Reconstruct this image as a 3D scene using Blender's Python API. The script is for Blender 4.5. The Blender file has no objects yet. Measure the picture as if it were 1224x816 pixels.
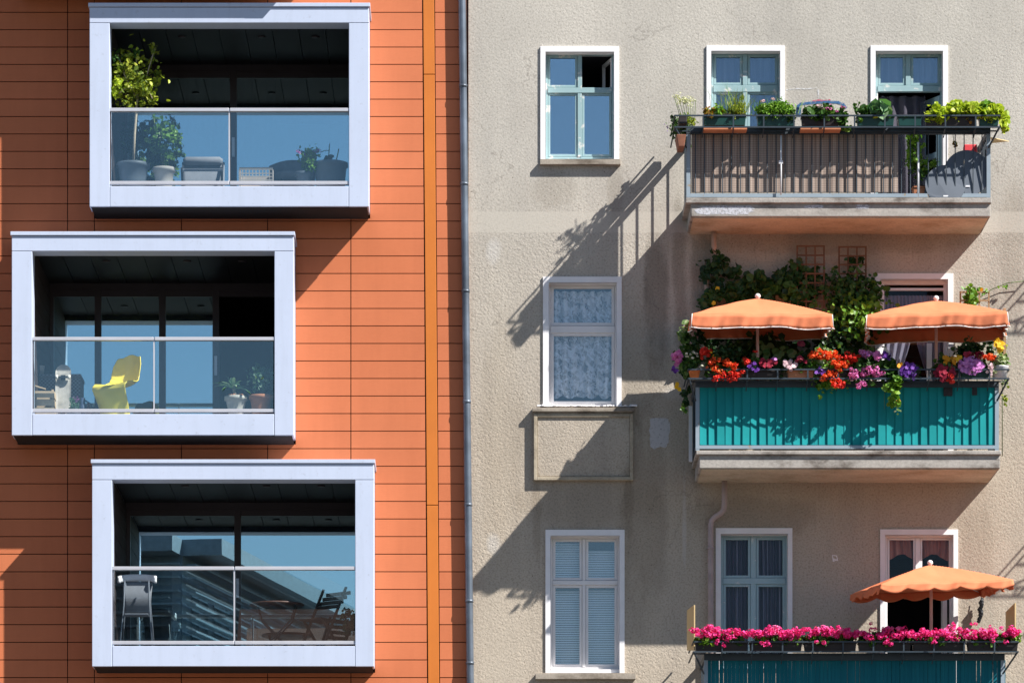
import bpy, math, random
import numpy as np
from mathutils import Vector, Matrix

RND = random.Random(11)
NR = np.random.default_rng(11)
scene = bpy.context.scene
COL = scene.collection
PI = math.pi

# ------------------------------------------------------------------ survey
# The two facades were measured on the street wall (plane y = 0) with a scale of 95 units per metre;
# d is the distance in front of that wall (negative: behind it).  The camera stands 55 m away at z = 0.
S, VX, VY, D = 95.0, 560.0, 1400.0, 55.0
GZ = -1.65
def X(p, d=0.0): return (p - VX) / S * (1 - d / D)
def Z(p, d=0.0): return (VY - p) / S * (1 - d / D)
def P(px, py, d=0.0): return (X(px, d), -d, Z(py, d))
SUN = Vector((-1.73, 1.0, -1.95)).normalized()

# ------------------------------------------------------------------ materials
def nodes(name):
    m = bpy.data.materials.new(name); m.use_nodes = True
    nt = m.node_tree; nt.nodes.clear()
    out = nt.nodes.new('ShaderNodeOutputMaterial')
    return m, nt, out
def N(nt, typ, **kw):
    n = nt.nodes.new(typ)
    for k, v in kw.items():
        if k in n.inputs: n.inputs[k].default_value = v
        else: setattr(n, k, v)
    return n
def L(nt, a, b): nt.links.new(a, b)
def c4(c): return (c[0], c[1], c[2], 1.0)
def ramp(nt, fac, stops):
    r = nt.nodes.new('ShaderNodeValToRGB')
    el = r.color_ramp.elements
    while len(el) < len(stops): el.new(0.5)
    for e, (p, c) in zip(el, stops):
        e.position = p; e.color = c4(c)
    L(nt, fac, r.inputs[0]); return r.outputs[0]
def mixc(nt, fac, a, b, mode='MIX'):
    n = nt.nodes.new('ShaderNodeMix'); n.data_type = 'RGBA'; n.blend_type = mode
    for sock, val in ((n.inputs[0], fac), (n.inputs[6], a), (n.inputs[7], b)):
        if hasattr(val, 'is_linked') or hasattr(val, 'links'): L(nt, val, sock)
        elif isinstance(val, (int, float)): sock.default_value = val
        else: sock.default_value = c4(val)
    return n.outputs[2]
def mth(nt, op, a, b=0.0, c=None):
    n = nt.nodes.new('ShaderNodeMath'); n.operation = op
    for i, v in enumerate((a, b) if c is None else (a, b, c)):
        if hasattr(v, 'links'): L(nt, v, n.inputs[i])
        else: n.inputs[i].default_value = v
    return n.outputs[0]
def pos(nt, scale=(1, 1, 1)):
    g = nt.nodes.new('ShaderNodeNewGeometry')
    mp = N(nt, 'ShaderNodeMapping'); mp.inputs['Scale'].default_value = scale
    L(nt, g.outputs['Position'], mp.inputs['Vector']); return mp.outputs[0]
def noise(nt, vec, scale, detail=4, rough=0.55):
    n = N(nt, 'ShaderNodeTexNoise'); n.inputs['Scale'].default_value = scale
    n.inputs['Detail'].default_value = detail; n.inputs['Roughness'].default_value = rough
    L(nt, vec, n.inputs['Vector']); return n.outputs['Fac']
def bump(nt, h, strength=0.3, dist=0.01):
    b = N(nt, 'ShaderNodeBump'); b.inputs['Distance'].default_value = dist
    if hasattr(strength, 'links'): L(nt, strength, b.inputs['Strength'])
    else: b.inputs['Strength'].default_value = strength
    L(nt, h, b.inputs['Height']); return b.outputs[0]
def rnd_island(nt):
    return nt.nodes.new('ShaderNodeNewGeometry').outputs['Random Per Island']

def simple(name, col, rough=0.6, var=0.12, scale=6.0, metal=0.0, spec=0.4, bmp=0.0, bscale=60, stretch=(1, 1, 1), island=0.0):
    """painted / moulded surface with slight mottling and wear"""
    m, nt, out = nodes(name)
    b = N(nt, 'ShaderNodeBsdfPrincipled')
    b.inputs['Roughness'].default_value = rough; b.inputs['Metallic'].default_value = metal
    b.inputs['Specular IOR Level'].default_value = spec
    p = pos(nt, stretch)
    f = noise(nt, p, scale, 5)
    lo = tuple(c * (1 - var) for c in col); hi = tuple(min(1, c * (1 + var)) for c in col)
    cc = ramp(nt, f, [(0.3, lo), (0.7, hi)])
    if island:
        cc = mixc(nt, 1.0, cc, ramp(nt, rnd_island(nt), [(0, (1 - island,) * 3), (1, (1, 1, 1))]), 'MULTIPLY')
    L(nt, cc, b.inputs['Base Color'])
    if bmp: L(nt, bump(nt, noise(nt, p, bscale, 3), bmp, 0.004), b.inputs['Normal'])
    L(nt, b.outputs[0], out.inputs[0]); return m

def fabric(name, col, trans=0.3, var=0.08, scale=3.0, rough=0.85):
    m, nt, out = nodes(name)
    p = pos(nt)
    cc = ramp(nt, noise(nt, p, scale, 4), [(0.3, tuple(c * (1 - var) for c in col)), (0.7, tuple(c * (1 + var) for c in col))])
    b = N(nt, 'ShaderNodeBsdfPrincipled'); b.inputs['Roughness'].default_value = rough
    b.inputs['Specular IOR Level'].default_value = 0.15
    L(nt, cc, b.inputs['Base Color'])
    t = N(nt, 'ShaderNodeBsdfTranslucent'); L(nt, cc, t.inputs['Color'])
    mx = N(nt, 'ShaderNodeMixShader'); mx.inputs[0].default_value = trans
    L(nt, b.outputs[0], mx.inputs[1]); L(nt, t.outputs[0], mx.inputs[2])
    L(nt, mx.outputs[0], out.inputs[0]); return m

def parasol_cloth():
    m, nt, out = nodes('orange parasol cloth'); p = pos(nt)
    cc = ramp(nt, noise(nt, p, 2.0, 4), [(0.3, (0.73, 0.228, 0.108)), (0.7, (0.79, 0.252, 0.124))])
    b = N(nt, 'ShaderNodeBsdfPrincipled'); b.inputs['Roughness'].default_value = 0.85; b.inputs['Specular IOR Level'].default_value = 0.12
    L(nt, cc, b.inputs['Base Color'])
    L(nt, bump(nt, noise(nt, pos(nt, (1.5, 1.5, 1.0)), 3.0, 2, 0.4), 0.3, 0.05), b.inputs['Normal'])
    t = N(nt, 'ShaderNodeBsdfTranslucent'); t.inputs['Color'].default_value = (0.55, 0.06, 0.012, 1)
    mx = N(nt, 'ShaderNodeMixShader'); mx.inputs[0].default_value = 0.09
    L(nt, b.outputs[0], mx.inputs[1]); L(nt, t.outputs[0], mx.inputs[2])
    L(nt, mx.outputs[0], out.inputs[0]); return m
def leafmat(name, cols, trans=0.3, rough=0.45):
    """per-leaf colour variation"""
    m, nt, out = nodes(name)
    k = len(cols)
    cc = ramp(nt, rnd_island(nt), [(i / max(1, k - 1), c) for i, c in enumerate(cols)])
    b = N(nt, 'ShaderNodeBsdfPrincipled'); b.inputs['Roughness'].default_value = rough
    b.inputs['Specular IOR Level'].default_value = 0.35
    L(nt, cc, b.inputs['Base Color'])
    t = N(nt, 'ShaderNodeBsdfTranslucent'); L(nt, mixc(nt, 1.0, cc, (1.15, 1.2, 0.7), 'MULTIPLY'), t.inputs['Color'])
    mx = N(nt, 'ShaderNodeMixShader'); mx.inputs[0].default_value = trans
    L(nt, b.outputs[0], mx.inputs[1]); L(nt, t.outputs[0], mx.inputs[2])
    L(nt, mx.outputs[0], out.inputs[0]); return m

def glassmat(name, base, tint=(0.9, 0.95, 0.97), refl=(0.86, 0.95, 1.0), wav=0.0):
    """thin sheet: clear with a mirror coat of the given strength per face"""
    m, nt, out = nodes(name)
    tr = N(nt, 'ShaderNodeBsdfTransparent'); tr.inputs[0].default_value = c4(tint)
    g = N(nt, 'ShaderNodeBsdfGlossy'); g.inputs['Roughness'].default_value = 0.0; g.inputs[0].default_value = c4(refl)
    if wav:
        L(nt, bump(nt, noise(nt, pos(nt), 2.2, 1), wav, 0.02), g.inputs['Normal'])
    lw = N(nt, 'ShaderNodeLayerWeight'); lw.inputs[0].default_value = 0.5
    f = mth(nt, 'ADD', base, mth(nt, 'MULTIPLY', mth(nt, 'POWER', lw.outputs['Facing'], 5.0), 1 - base))
    mx = N(nt, 'ShaderNodeMixShader'); L(nt, f, mx.inputs[0])
    L(nt, tr.outputs[0], mx.inputs[1]); L(nt, g.outputs[0], mx.inputs[2])
    L(nt, mx.outputs[0], out.inputs[0]); return m

def spray(name, col, cover):
    m, nt, out = nodes(name); b = N(nt, 'ShaderNodeBsdfDiffuse'); b.inputs[0].default_value = c4(col)
    t = N(nt, 'ShaderNodeBsdfTransparent'); f = noise(nt, pos(nt), 28, 5, 0.75)
    mx = N(nt, 'ShaderNodeMixShader')
    r = N(nt, 'ShaderNodeMapRange'); r.inputs[1].default_value = 0.62 - cover * .35; r.inputs[2].default_value = 0.72 - cover * .2; L(nt, f, r.inputs[0])
    L(nt, mth(nt, 'MULTIPLY', r.outputs[0], 0.85), mx.inputs[0]); L(nt, t.outputs[0], mx.inputs[1]); L(nt, b.outputs[0], mx.inputs[2])
    L(nt, mx.outputs[0], out.inputs[0]); return m
M = {}
def terracotta():
    m, nt, out = nodes('terracotta panel'); b = N(nt, 'ShaderNodeBsdfPrincipled')
    p = pos(nt); base = (0.595, 0.18, 0.075)
    c = ramp(nt, noise(nt, p, 0.9, 5), [(0.3, tuple(v * 0.93 for v in base)), (0.7, tuple(v * 1.05 for v in base))])
    fine = noise(nt, pos(nt, (6, 6, 60)), 3.0, 3)
    c = mixc(nt, 1.0, c, ramp(nt, fine, [(0.3, (0.95, 0.94, 0.93)), (0.7, (1, 1, 1))]), 'MULTIPLY')
    c = mixc(nt, 1.0, c, ramp(nt, rnd_island(nt), [(0, (0.93, 0.91, 0.89)), (1, (1, 1, 1))]), 'MULTIPLY')
    c = mixc(nt, 1.0, c, ramp(nt, noise(nt, pos(nt, (5, 1, .5)), 1.3, 5, .65), [(0.32, (0.95, 0.94, 0.93)), (0.6, (1, 1, 1))]), 'MULTIPLY')
    L(nt, c, b.inputs['Base Color']); b.inputs['Roughness'].default_value = 0.62
    b.inputs['Specular IOR Level'].default_value = 0.3
    L(nt, bump(nt, noise(nt, p, 120, 3), 0.12, 0.002), b.inputs['Normal'])
    L(nt, b.outputs[0], out.inputs[0]); return m
def plaster():
    m, nt, out = nodes('rough render'); b = N(nt, 'ShaderNodeBsdfPrincipled')
    p = pos(nt)
    g = nt.nodes.new('ShaderNodeSeparateXYZ'); L(nt, p, g.inputs[0]); zz = g.outputs[2]
    def step(a, b_, w):       # smooth mask a..b in height
        s = N(nt, 'ShaderNodeMapRange'); s.inputs[1].default_value = a - w; s.inputs[2].default_value = a + w
        L(nt, zz, s.inputs[0])
        s2 = N(nt, 'ShaderNodeMapRange'); s2.inputs[1].default_value = b_ - w; s2.inputs[2].default_value = b_ + w
        L(nt, zz, s2.inputs[0])
        return mth(nt, 'SUBTRACT', s.outputs[0], s2.outputs[0])
    up = N(nt, 'ShaderNodeMapRange'); up.inputs[1].default_value = Z(560); up.inputs[2].default_value = Z(180); L(nt, zz, up.inputs[0])
    colg = mixc(nt, up.outputs[0], (0.50, 0.435, 0.355), (0.515, 0.485, 0.435))
    # broad weathering, soft vertical run-off streaks, grain
    c = mixc(nt, 1.0, colg, ramp(nt, noise(nt, p, 0.55, 6, 0.6), [(0.3, (0.84, 0.84, 0.84)), (0.68, (1.05, 1.05, 1.05))]), 'MULTIPLY')
    c = mixc(nt, 1.0, c, ramp(nt, noise(nt, pos(nt, (1.7, 1, 0.2)), 0.9, 6, 0.65), [(0.36, (0.88, 0.88, 0.89)), (0.56, (1.0, 1.0, 1.0))]), 'MULTIPLY')
    c = mixc(nt, 1.0, c, ramp(nt, noise(nt, p, 40, 5, 0.75), [(0.34, (0.68, 0.67, 0.65)), (0.52, (1.03, 1.03, 1.02))]), 'MULTIPLY')
    vor = N(nt, 'ShaderNodeTexVoronoi'); vor.inputs['Scale'].default_value = 9.0; L(nt, p, vor.inputs['Vector'])
    c = mixc(nt, 1.0, c, ramp(nt, vor.outputs['Distance'], [(0.045, (0.55, 0.53, 0.5)), (0.085, (1, 1, 1))]), 'MULTIPLY')
    # individual stains and darker bands under the balconies: (x, y, half width, half height, depth of tone) on the survey grid
    wob = mth(nt, 'MULTIPLY', mth(nt, 'SUBTRACT', noise(nt, pos(nt, (1, 1, .45)), 3.2, 6, .7), 0.5), 3.2)
    sx_ = g.outputs[0]
    for (bx, by, rx, ry, tone) in [(785, 370, 16, 100, .62), (812, 330, 9, 90, .70), (838, 320, 14, 60, .66), (760, 430, 26, 90, .80), (835, 480, 14, 110, .68), (700, 600, 90, 30, .86), (770, 620, 30, 120, .80), (660, 225, 26, 26, .88), (735, 232, 10, 40, .82),
                                 (600, 520, 26, 160, .92), (1210, 300, 16, 90, .84), (1190, 420, 10, 90, .86), (900, 615, 80, 22, .80), (1000, 290, 170, 14, .78), (642, 620, 6, 60, .84), (752, 600, 6, 50, .84), (1165, 660, 30, 60, .88)]:
        ux = mth(nt, 'DIVIDE', mth(nt, 'SUBTRACT', sx_, X(bx)), rx / S); uz = mth(nt, 'DIVIDE', mth(nt, 'SUBTRACT', zz, Z(by)), ry / S)
        r2 = mth(nt, 'ADD', mth(nt, 'ADD', mth(nt, 'MULTIPLY', ux, ux), mth(nt, 'MULTIPLY', uz, uz)), wob)
        mr = N(nt, 'ShaderNodeMapRange'); mr.inputs[1].default_value = 0.2; mr.inputs[2].default_value = 1.5; mr.inputs[3].default_value = 1; mr.inputs[4].default_value = 0
        mr.interpolation_type = 'SMOOTHSTEP'; L(nt, r2, mr.inputs[0])
        c = mixc(nt, mr.outputs[0], c, mixc(nt, 1.0, c, (tone, tone * .985, tone * .965), 'MULTIPLY'))
    for (bx, by, rx, ry) in [(818, 625, 3, 62), (590, 650, 9, 14), (590, 300, 10, 16), (858, 318, 12, 3), (806, 470, 14, 10)]:      # pale lime runs and scuffs
        ux = mth(nt, 'DIVIDE', mth(nt, 'SUBTRACT', sx_, X(bx)), rx / S); uz = mth(nt, 'DIVIDE', mth(nt, 'SUBTRACT', zz, Z(by)), ry / S)
        r2 = mth(nt, 'ADD', mth(nt, 'ADD', mth(nt, 'MULTIPLY', ux, ux), mth(nt, 'MULTIPLY', uz, uz)), wob)
        mr = N(nt, 'ShaderNodeMapRange'); mr.inputs[1].default_value = 0.1; mr.inputs[2].default_value = 1.2; mr.inputs[3].default_value = .4; mr.inputs[4].default_value = 0
        L(nt, r2, mr.inputs[0]); c = mixc(nt, mr.outputs[0], c, (.56, .55, .53))
    cv = N(nt, 'ShaderNodeTexVoronoi'); cv.feature = 'DISTANCE_TO_EDGE'; cv.inputs['Scale'].default_value = 0.55
    dv = N(nt, 'ShaderNodeVectorMath'); dv.operation = 'MULTIPLY_ADD'
    dn_ = N(nt, 'ShaderNodeTexNoise'); dn_.inputs['Scale'].default_value = 2.5; dn_.inputs['Detail'].default_value = 6; L(nt, p, dn_.inputs['Vector'])
    L(nt, dn_.outputs['Color'], dv.inputs[0]); dv.inputs[1].default_value = (.7, .7, .7); L(nt, p, dv.inputs[2]); L(nt, dv.outputs[0], cv.inputs['Vector'])
    cr = mth(nt, 'MULTIPLY', mth(nt, 'LESS_THAN', cv.outputs['Distance'], 0.0035), mth(nt, 'GREATER_THAN', noise(nt, p, .8, 2), 0.53))
    c = mixc(nt, mth(nt, 'MULTIPLY', cr, .3), c, (.16, .14, .12))
    band = step(Z(278), Z(253), 0.008)
    c = mixc(nt, mth(nt, 'MULTIPLY', band, 0.5), c, (0.53, 0.495, 0.43))
    L(nt, c, b.inputs['Base Color']); b.inputs['Roughness'].default_value = 0.95
    b.inputs['Specular IOR Level'].default_value = 0.1
    vb = N(nt, 'ShaderNodeTexVoronoi'); vb.inputs['Scale'].default_value = 34; L(nt, p, vb.inputs['Vector'])
    pits = ramp(nt, noise(nt, p, 21, 4, 0.6), [(0.30, (0, 0, 0)), (0.42, (1, 1, 1)), (0.62, (1, 1, 1)), (0.72, (1.6, 1.6, 1.6))])
    h = mth(nt, 'ADD', mth(nt, 'ADD', mth(nt, 'MULTIPLY', noise(nt, p, 60, 6, 0.75), 0.5), mth(nt, 'MULTIPLY', pits, 0.55)), mth(nt, 'ADD', mth(nt, 'MULTIPLY', vb.outputs['Distance'], -0.45), mth(nt, 'MULTIPLY', noise(nt, p, 110, 2), 0.5)))
    rough_lo = N(nt, 'ShaderNodeMapRange'); rough_lo.inputs[1].default_value = Z(300); rough_lo.inputs[2].default_value = Z(250)
    rough_lo.inputs[3].default_value = 0.46; rough_lo.inputs[4].default_value = 0.25; L(nt, zz, rough_lo.inputs[0])
    st = mth(nt, 'MULTIPLY', rough_lo.outputs[0], mth(nt, 'SUBTRACT', 1.0, mth(nt, 'MULTIPLY', band, 0.6)))
    patchy = ramp(nt, noise(nt, p, 1.1, 3), [(0.3, (.55, .55, .55)), (0.7, (1.1, 1.1, 1.1))])
    L(nt, bump(nt, h, mth(nt, 'MULTIPLY', st, patchy), 0.02), b.inputs['Normal'])
    L(nt, b.outputs[0], out.inputs[0]); return m
def worn_paint(name, base, under, amt=0.5):
    m, nt, out = nodes(name); b = N(nt, 'ShaderNodeBsdfPrincipled')
    p = pos(nt)
    f = noise(nt, p, 9, 6, 0.65)
    c = ramp(nt, f, [(amt - 0.06, under), (amt, base), (0.8, tuple(v * 1.1 for v in base))])
    L(nt, c, b.inputs['Base Color']); b.inputs['Roughness'].default_value = 0.6
    L(nt, bump(nt, f, 0.2, 0.003), b.inputs['Normal'])
    L(nt, b.outputs[0], out.inputs[0]); return m
def concrete(name, col, stain=(0.12, 0.1, 0.085)):
    m, nt, out = nodes(name); b = N(nt, 'ShaderNodeBsdfPrincipled')
    p = pos(nt)
    c = ramp(nt, noise(nt, pos(nt, (1, 1, 2.2)), 2.4, 6, 0.65), [(0.3, stain), (0.5, col), (0.75, tuple(min(1, v * 1.25) for v in col))])
    c = mixc(nt, 1.0, c, ramp(nt, noise(nt, p, 40, 3), [(0.3, (0.85, 0.85, 0.85)), (0.6, (1.05, 1.05, 1.05))]), 'MULTIPLY')
    L(nt, c, b.inputs['Base Color']); b.inputs['Roughness'].default_value = 0.9
    b.inputs['Specular IOR Level'].default_value = 0.15
    L(nt, bump(nt, noise(nt, p, 45, 4), 0.4, 0.006), b.inputs['Normal'])
    L(nt, b.outputs[0], out.inputs[0]); return m
def striped(name, cols, scale, dirx=True, rough=0.9, trans=0.0, hscale=0.0):
    """cloth or reed with vertical stripes"""
    m, nt, out = nodes(name); b = N(nt, 'ShaderNodeBsdfPrincipled')
    f = noise(nt, pos(nt, (scale, scale, 0.25)), 1.0, 3, 0.7)
    c = ramp(nt, f, [(0.25 + 0.5 * i / max(1, len(cols) - 1), v) for i, v in enumerate(cols)])
    if hscale:
        w = N(nt, 'ShaderNodeTexWave'); w.bands_direction = 'Z'; w.inputs['Scale'].default_value = hscale
        w.inputs['Distortion'].default_value = 0.6; L(nt, pos(nt), w.inputs['Vector'])
        c = mixc(nt, 1.0, c, ramp(nt, w.outputs['Fac'], [(0.2, (0.78, 0.76, 0.74)), (0.5, (1, 1, 1))]), 'MULTIPLY')
    L(nt, c, b.inputs['Base Color']); b.inputs['Roughness'].default_value = rough
    b.inputs['Specular IOR Level'].default_value = 0.15
    L(nt, b.outputs[0], out.inputs[0]); return m
def lace():
    m, nt, out = nodes('lace curtain'); d = N(nt, 'ShaderNodeBsdfDiffuse'); d.inputs[0].default_value = (0.9, 0.91, 0.95, 1)
    t = N(nt, 'ShaderNodeBsdfTransparent')
    v = N(nt, 'ShaderNodeTexVoronoi'); v.feature = 'DISTANCE_TO_EDGE'; v.inputs['Scale'].default_value = 13
    w = noise(nt, pos(nt), 7, 3)
    mp = N(nt, 'ShaderNodeVectorMath'); mp.operation = 'ADD'
    L(nt, pos(nt, (1.0, 0.1, 0.8)), mp.inputs[0])
    cv = N(nt, 'ShaderNodeCombineXYZ'); L(nt, mth(nt, 'MULTIPLY', w, 0.35), cv.inputs[0]); L(nt, mth(nt, 'MULTIPLY', w, -0.25), cv.inputs[2])
    L(nt, cv.outputs[0], mp.inputs[1]); L(nt, mp.outputs[0], v.inputs['Vector'])
    big = noise(nt, pos(nt), 9, 2)
    s = mth(nt, 'ADD', mth(nt, 'MULTIPLY', mth(nt, 'LESS_THAN', v.outputs['Distance'], 0.14), 0.30), mth(nt, 'MULTIPLY', mth(nt, 'GREATER_THAN', big, 0.5), 0.24))
    gx = nt.nodes.new('ShaderNodeSeparateXYZ'); L(nt, pos(nt), gx.inputs[0])
    fold = mth(nt, 'MULTIPLY', mth(nt, 'SINE', mth(nt, 'MULTIPLY', gx.outputs[0], 58.0)), 0.14)
    fac = mth(nt, 'ADD', mth(nt, 'ADD', mth(nt, 'MULTIPLY', s, 1.1), 0.36), fold)
    mx = N(nt, 'ShaderNodeMixShader'); L(nt, fac, mx.inputs[0]); L(nt, t.outputs[0], mx.inputs[1]); L(nt, d.outputs[0], mx.inputs[2])
    L(nt, mx.outputs[0], out.inputs[0]); return m
def netting(name, col, fac):
    m, nt, out = nodes(name); d = N(nt, 'ShaderNodeBsdfDiffuse'); d.inputs[0].default_value = c4(col)
    t = N(nt, 'ShaderNodeBsdfTransparent'); mx = N(nt, 'ShaderNodeMixShader'); mx.inputs[0].default_value = fac
    L(nt, t.outputs[0], mx.inputs[1]); L(nt, d.outputs[0], mx.inputs[2]); L(nt, mx.outputs[0], out.inputs[0]); return m
def wicker():
    m, nt, out = nodes('grey wicker'); b = N(nt, 'ShaderNodeBsdfPrincipled')
    ck = N(nt, 'ShaderNodeTexChecker'); ck.inputs['Scale'].default_value = 42; L(nt, pos(nt), ck.inputs['Vector'])
    L(nt, ramp(nt, ck.outputs['Fac'], [(0, (0.13, 0.14, 0.16)), (1, (0.24, 0.25, 0.27))]), b.inputs['Base Color'])
    b.inputs['Roughness'].default_value = 0.8; L(nt, bump(nt, ck.outputs['Fac'], 0.5, 0.004), b.inputs['Normal'])
    L(nt, b.outputs[0], out.inputs[0]); return m

M['terracotta'] = terracotta()
M['plaster'] = plaster()
M['orange_strip'] = simple('orange sheet metal', (0.56, 0.165, 0.024), 0.5, 0.06, 2.0)
M['backing'] = simple('dark backing', (0.03, 0.02, 0.018), 0.9)
def lacquer():
    m, nt, out = nodes('pale lacquered aluminium'); b = N(nt, 'ShaderNodeBsdfPrincipled'); p = pos(nt)
    c = ramp(nt, noise(nt, p, 1.1, 5), [(.3, (.49, .555, .695)), (.7, (.525, .59, .735))])
    c = mixc(nt, 1.0, c, ramp(nt, noise(nt, pos(nt, (7, 7, .7)), 1.5, 5, .65), [(.30, (.95, .95, .945)), (.52, (1, 1, 1))]), 'MULTIPLY')
    c = mixc(nt, 1.0, c, ramp(nt, noise(nt, p, 14, 4, .7), [(.28, (.86, .85, .83)), (.4, (1, 1, 1))]), 'MULTIPLY')
    L(nt, c, b.inputs['Base Color']); b.inputs['Roughness'].default_value = 0.42
    L(nt, bump(nt, noise(nt, pos(nt, (.8, .8, 2.2)), 2.0, 2), .06, .02), b.inputs['Normal'])
    L(nt, b.outputs[0], out.inputs[0]); return m
M['alu'] = lacquer()
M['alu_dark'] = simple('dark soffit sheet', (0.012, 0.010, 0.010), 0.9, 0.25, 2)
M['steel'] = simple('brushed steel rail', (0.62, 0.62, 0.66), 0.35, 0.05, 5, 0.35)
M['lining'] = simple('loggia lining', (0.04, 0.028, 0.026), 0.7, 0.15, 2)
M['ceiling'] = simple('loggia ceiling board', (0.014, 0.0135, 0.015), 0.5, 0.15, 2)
M['floor_deck'] = simple('loggia floor', (0.22, 0.2, 0.19), 0.8)
M['door_frame'] = simple('dark bronze frame', (0.06, 0.048, 0.052), 0.45, 0.1, 4)
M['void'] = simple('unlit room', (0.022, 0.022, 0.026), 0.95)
M['glass_rail'] = glassmat('balustrade glass', 0.105, (0.95, 0.98, 0.985), (0.78, 0.96, 1.0))
M['glass_door'] = glassmat('coated door glass', 0.62, (0.62, 0.68, 0.72), (0.66, 0.93, 1.0), wav=0.0025)
M['glass_old'] = glassmat('window glass', 0.42, (0.92, 0.95, 0.97), (0.74, 0.92, 1.0), wav=0.05)
M['glass_clear'] = glassmat('clear window glass', 0.015, (0.93, 0.95, 0.97), wav=0.02)
M['glass_mid'] = glassmat('old window glass', 0.17, (0.92, 0.95, 0.98), (0.74, 0.9, 1.0), wav=0.05)
M['glass_blue'] = glassmat('plastic window glass', 0.12, (0.97, 0.98, 0.99), (0.8, 0.94, 1.0), wav=0.04)
M['white_trim'] = simple('white painted surround', (0.80, 0.79, 0.80), 0.75, 0.06, 5, bmp=0.25, bscale=40)
M['pvc'] = simple('white plastic frame', (0.80, 0.78, 0.78), 0.35, 0.03)
M['teal_frame'] = worn_paint('worn pale teal paint', (0.27, 0.405, 0.425), (0.60, 0.61, 0.58), 0.43)
M['teal_dark'] = worn_paint('teal paint', (0.34, 0.49, 0.54), (0.6, 0.64, 0.64), 0.38)
M['sill'] = concrete('weathered sill', (0.34, 0.30, 0.25), (0.14, 0.115, 0.09))
M['slab'] = concrete('balcony concrete', (0.36, 0.335, 0.305))
M['soffit'] = concrete('ochre soffit paint', (0.50, 0.435, 0.335), (0.36, 0.29, 0.20))
M['panel_rim'] = concrete('panel rim render', (0.40, 0.345, 0.26), (0.28, 0.23, 0.17))
M['zinc'] = simple('zinc pipe', (0.125, 0.15, 0.185), 0.42, 0.35, 3.0, 0.4)
M['pipe_pink'] = simple('pinkish painted pipe', (0.40, 0.32, 0.31), 0.6, 0.15, 6)
M['pipe_rust'] = simple('rusty pipe stub', (0.44, 0.32, 0.26), 0.75, 0.25, 9)
M['rail_grey'] = worn_paint('blue grey rail paint', (0.25, 0.31, 0.36), (0.30, 0.24, 0.17), 0.36)
M['rail_dark'] = worn_paint('dark rail paint', (0.035, 0.05, 0.065), (0.09, 0.075, 0.06), 0.34)
M['rack'] = simple('dark blue rack bars', (0.03, 0.045, 0.06), 0.5, 0.2, 8)
M['reed'] = striped('reed screen', [(0.10, 0.07, 0.055), (0.36, 0.28, 0.235), (0.56, 0.46, 0.39)], 55, hscale=11)
M['teal_screen'] = fabric('teal screen cloth', (0.018, 0.325, 0.34), 0.2, 0.12, 1.6)
M['blue_screen'] = striped('petrol blue slats', [(0.006, 0.10, 0.14), (0.012, 0.16, 0.20)], 30)
M['white_metal'] = simple('white metal', (0.75, 0.75, 0.77), 0.4, 0.05)
M['planter_green'] = simple('green planter', (0.008, 0.055, 0.05), 0.45, 0.15)
M['planter_dark'] = simple('dark planter', (0.022, 0.017, 0.018), 0.55, 0.2)
M['clay'] = simple('terracotta clay', (0.50, 0.20, 0.10), 0.8, 0.15, 8)
M['clay_old'] = simple('weathered clay', (0.24, 0.10, 0.06), 0.85, 0.25, 9)
M['clay_orange'] = simple('orange plastic pot', (0.62, 0.18, 0.05), 0.5, 0.1)
M['pot_grey'] = simple('slate grey pot', (0.10, 0.12, 0.145), 0.5, 0.12, 4)
M['pot_beige'] = simple('beige pot', (0.44, 0.40, 0.36), 0.7, 0.1, 6)
M['pot_cream'] = simple('cream glazed pot', (0.60, 0.55, 0.48), 0.5, 0.12, 7)
M['soil'] = simple('soil', (0.035, 0.025, 0.018), 0.95, 0.3, 30)
M['parasol'] = parasol_cloth()
M['piping'] = simple('white edging', (0.82, 0.78, 0.76), 0.7, 0.02)
M['pole'] = simple('pinkish parasol pole', (0.68, 0.42, 0.36), 0.4, 0.05)
M['finial'] = simple('white plastic finial', (0.80, 0.74, 0.72), 0.4, 0.03)
M['wood'] = simple('weathered wood', (0.36, 0.23, 0.12), 0.8, 0.2, 9, stretch=(1, 1, 0.2))
M['trellis'] = simple('reddish trellis wood', (0.15, 0.075, 0.04), 0.8, 0.15, 9)
M['crate'] = simple('pale crate wood', (0.52, 0.40, 0.26), 0.8, 0.15, 9, island=0.2)
M['yellow_board'] = simple('yellowed plywood', (0.62, 0.47, 0.235), 0.7, 0.08, 3)
M['yellow_plastic'] = simple('yellow plastic', (0.86, 0.70, 0.09), 0.3, 0.02)
M['board_grey'] = simple('scuffed skateboard deck', (0.42, 0.40, 0.36), 0.6, 0.35, 8)
M['wheel_white'] = simple('cream wheels', (0.7, 0.68, 0.6), 0.5)
M['metal_dark'] = simple('dark metal', (0.03, 0.032, 0.036), 0.4, 0.1, 5, 0.3)
M['grey_sling'] = simple('grey sling cloth', (0.16, 0.175, 0.20), 0.8, 0.1, 12)
M['grey_table'] = simple('grey table laminate', (0.115, 0.135, 0.165), 0.55, 0.12, 3)
M['perf'] = simple('taupe plastic', (0.42, 0.37, 0.33), 0.6, 0.05)
M['dark_wood'] = simple('dark slat wood', (0.045, 0.03, 0.024), 0.6, 0.2, 9)
M['bistro'] = simple('brown table top', (0.10, 0.052, 0.04), 0.5, 0.15, 4)
M['red_box'] = simple('red plastic', (0.70, 0.06, 0.075), 0.5, 0.05)
M['navy'] = simple('navy plastic', (0.03, 0.05, 0.10), 0.5)
M['maroon'] = simple('maroon glaze', (0.10, 0.03, 0.025), 0.45)
M['wicker'] = wicker()
M['lace'] = lace()
M['net_grey'] = striped('grey net curtain', [(0.20, 0.20, 0.23), (0.34, 0.34, 0.38)], 14)
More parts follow.
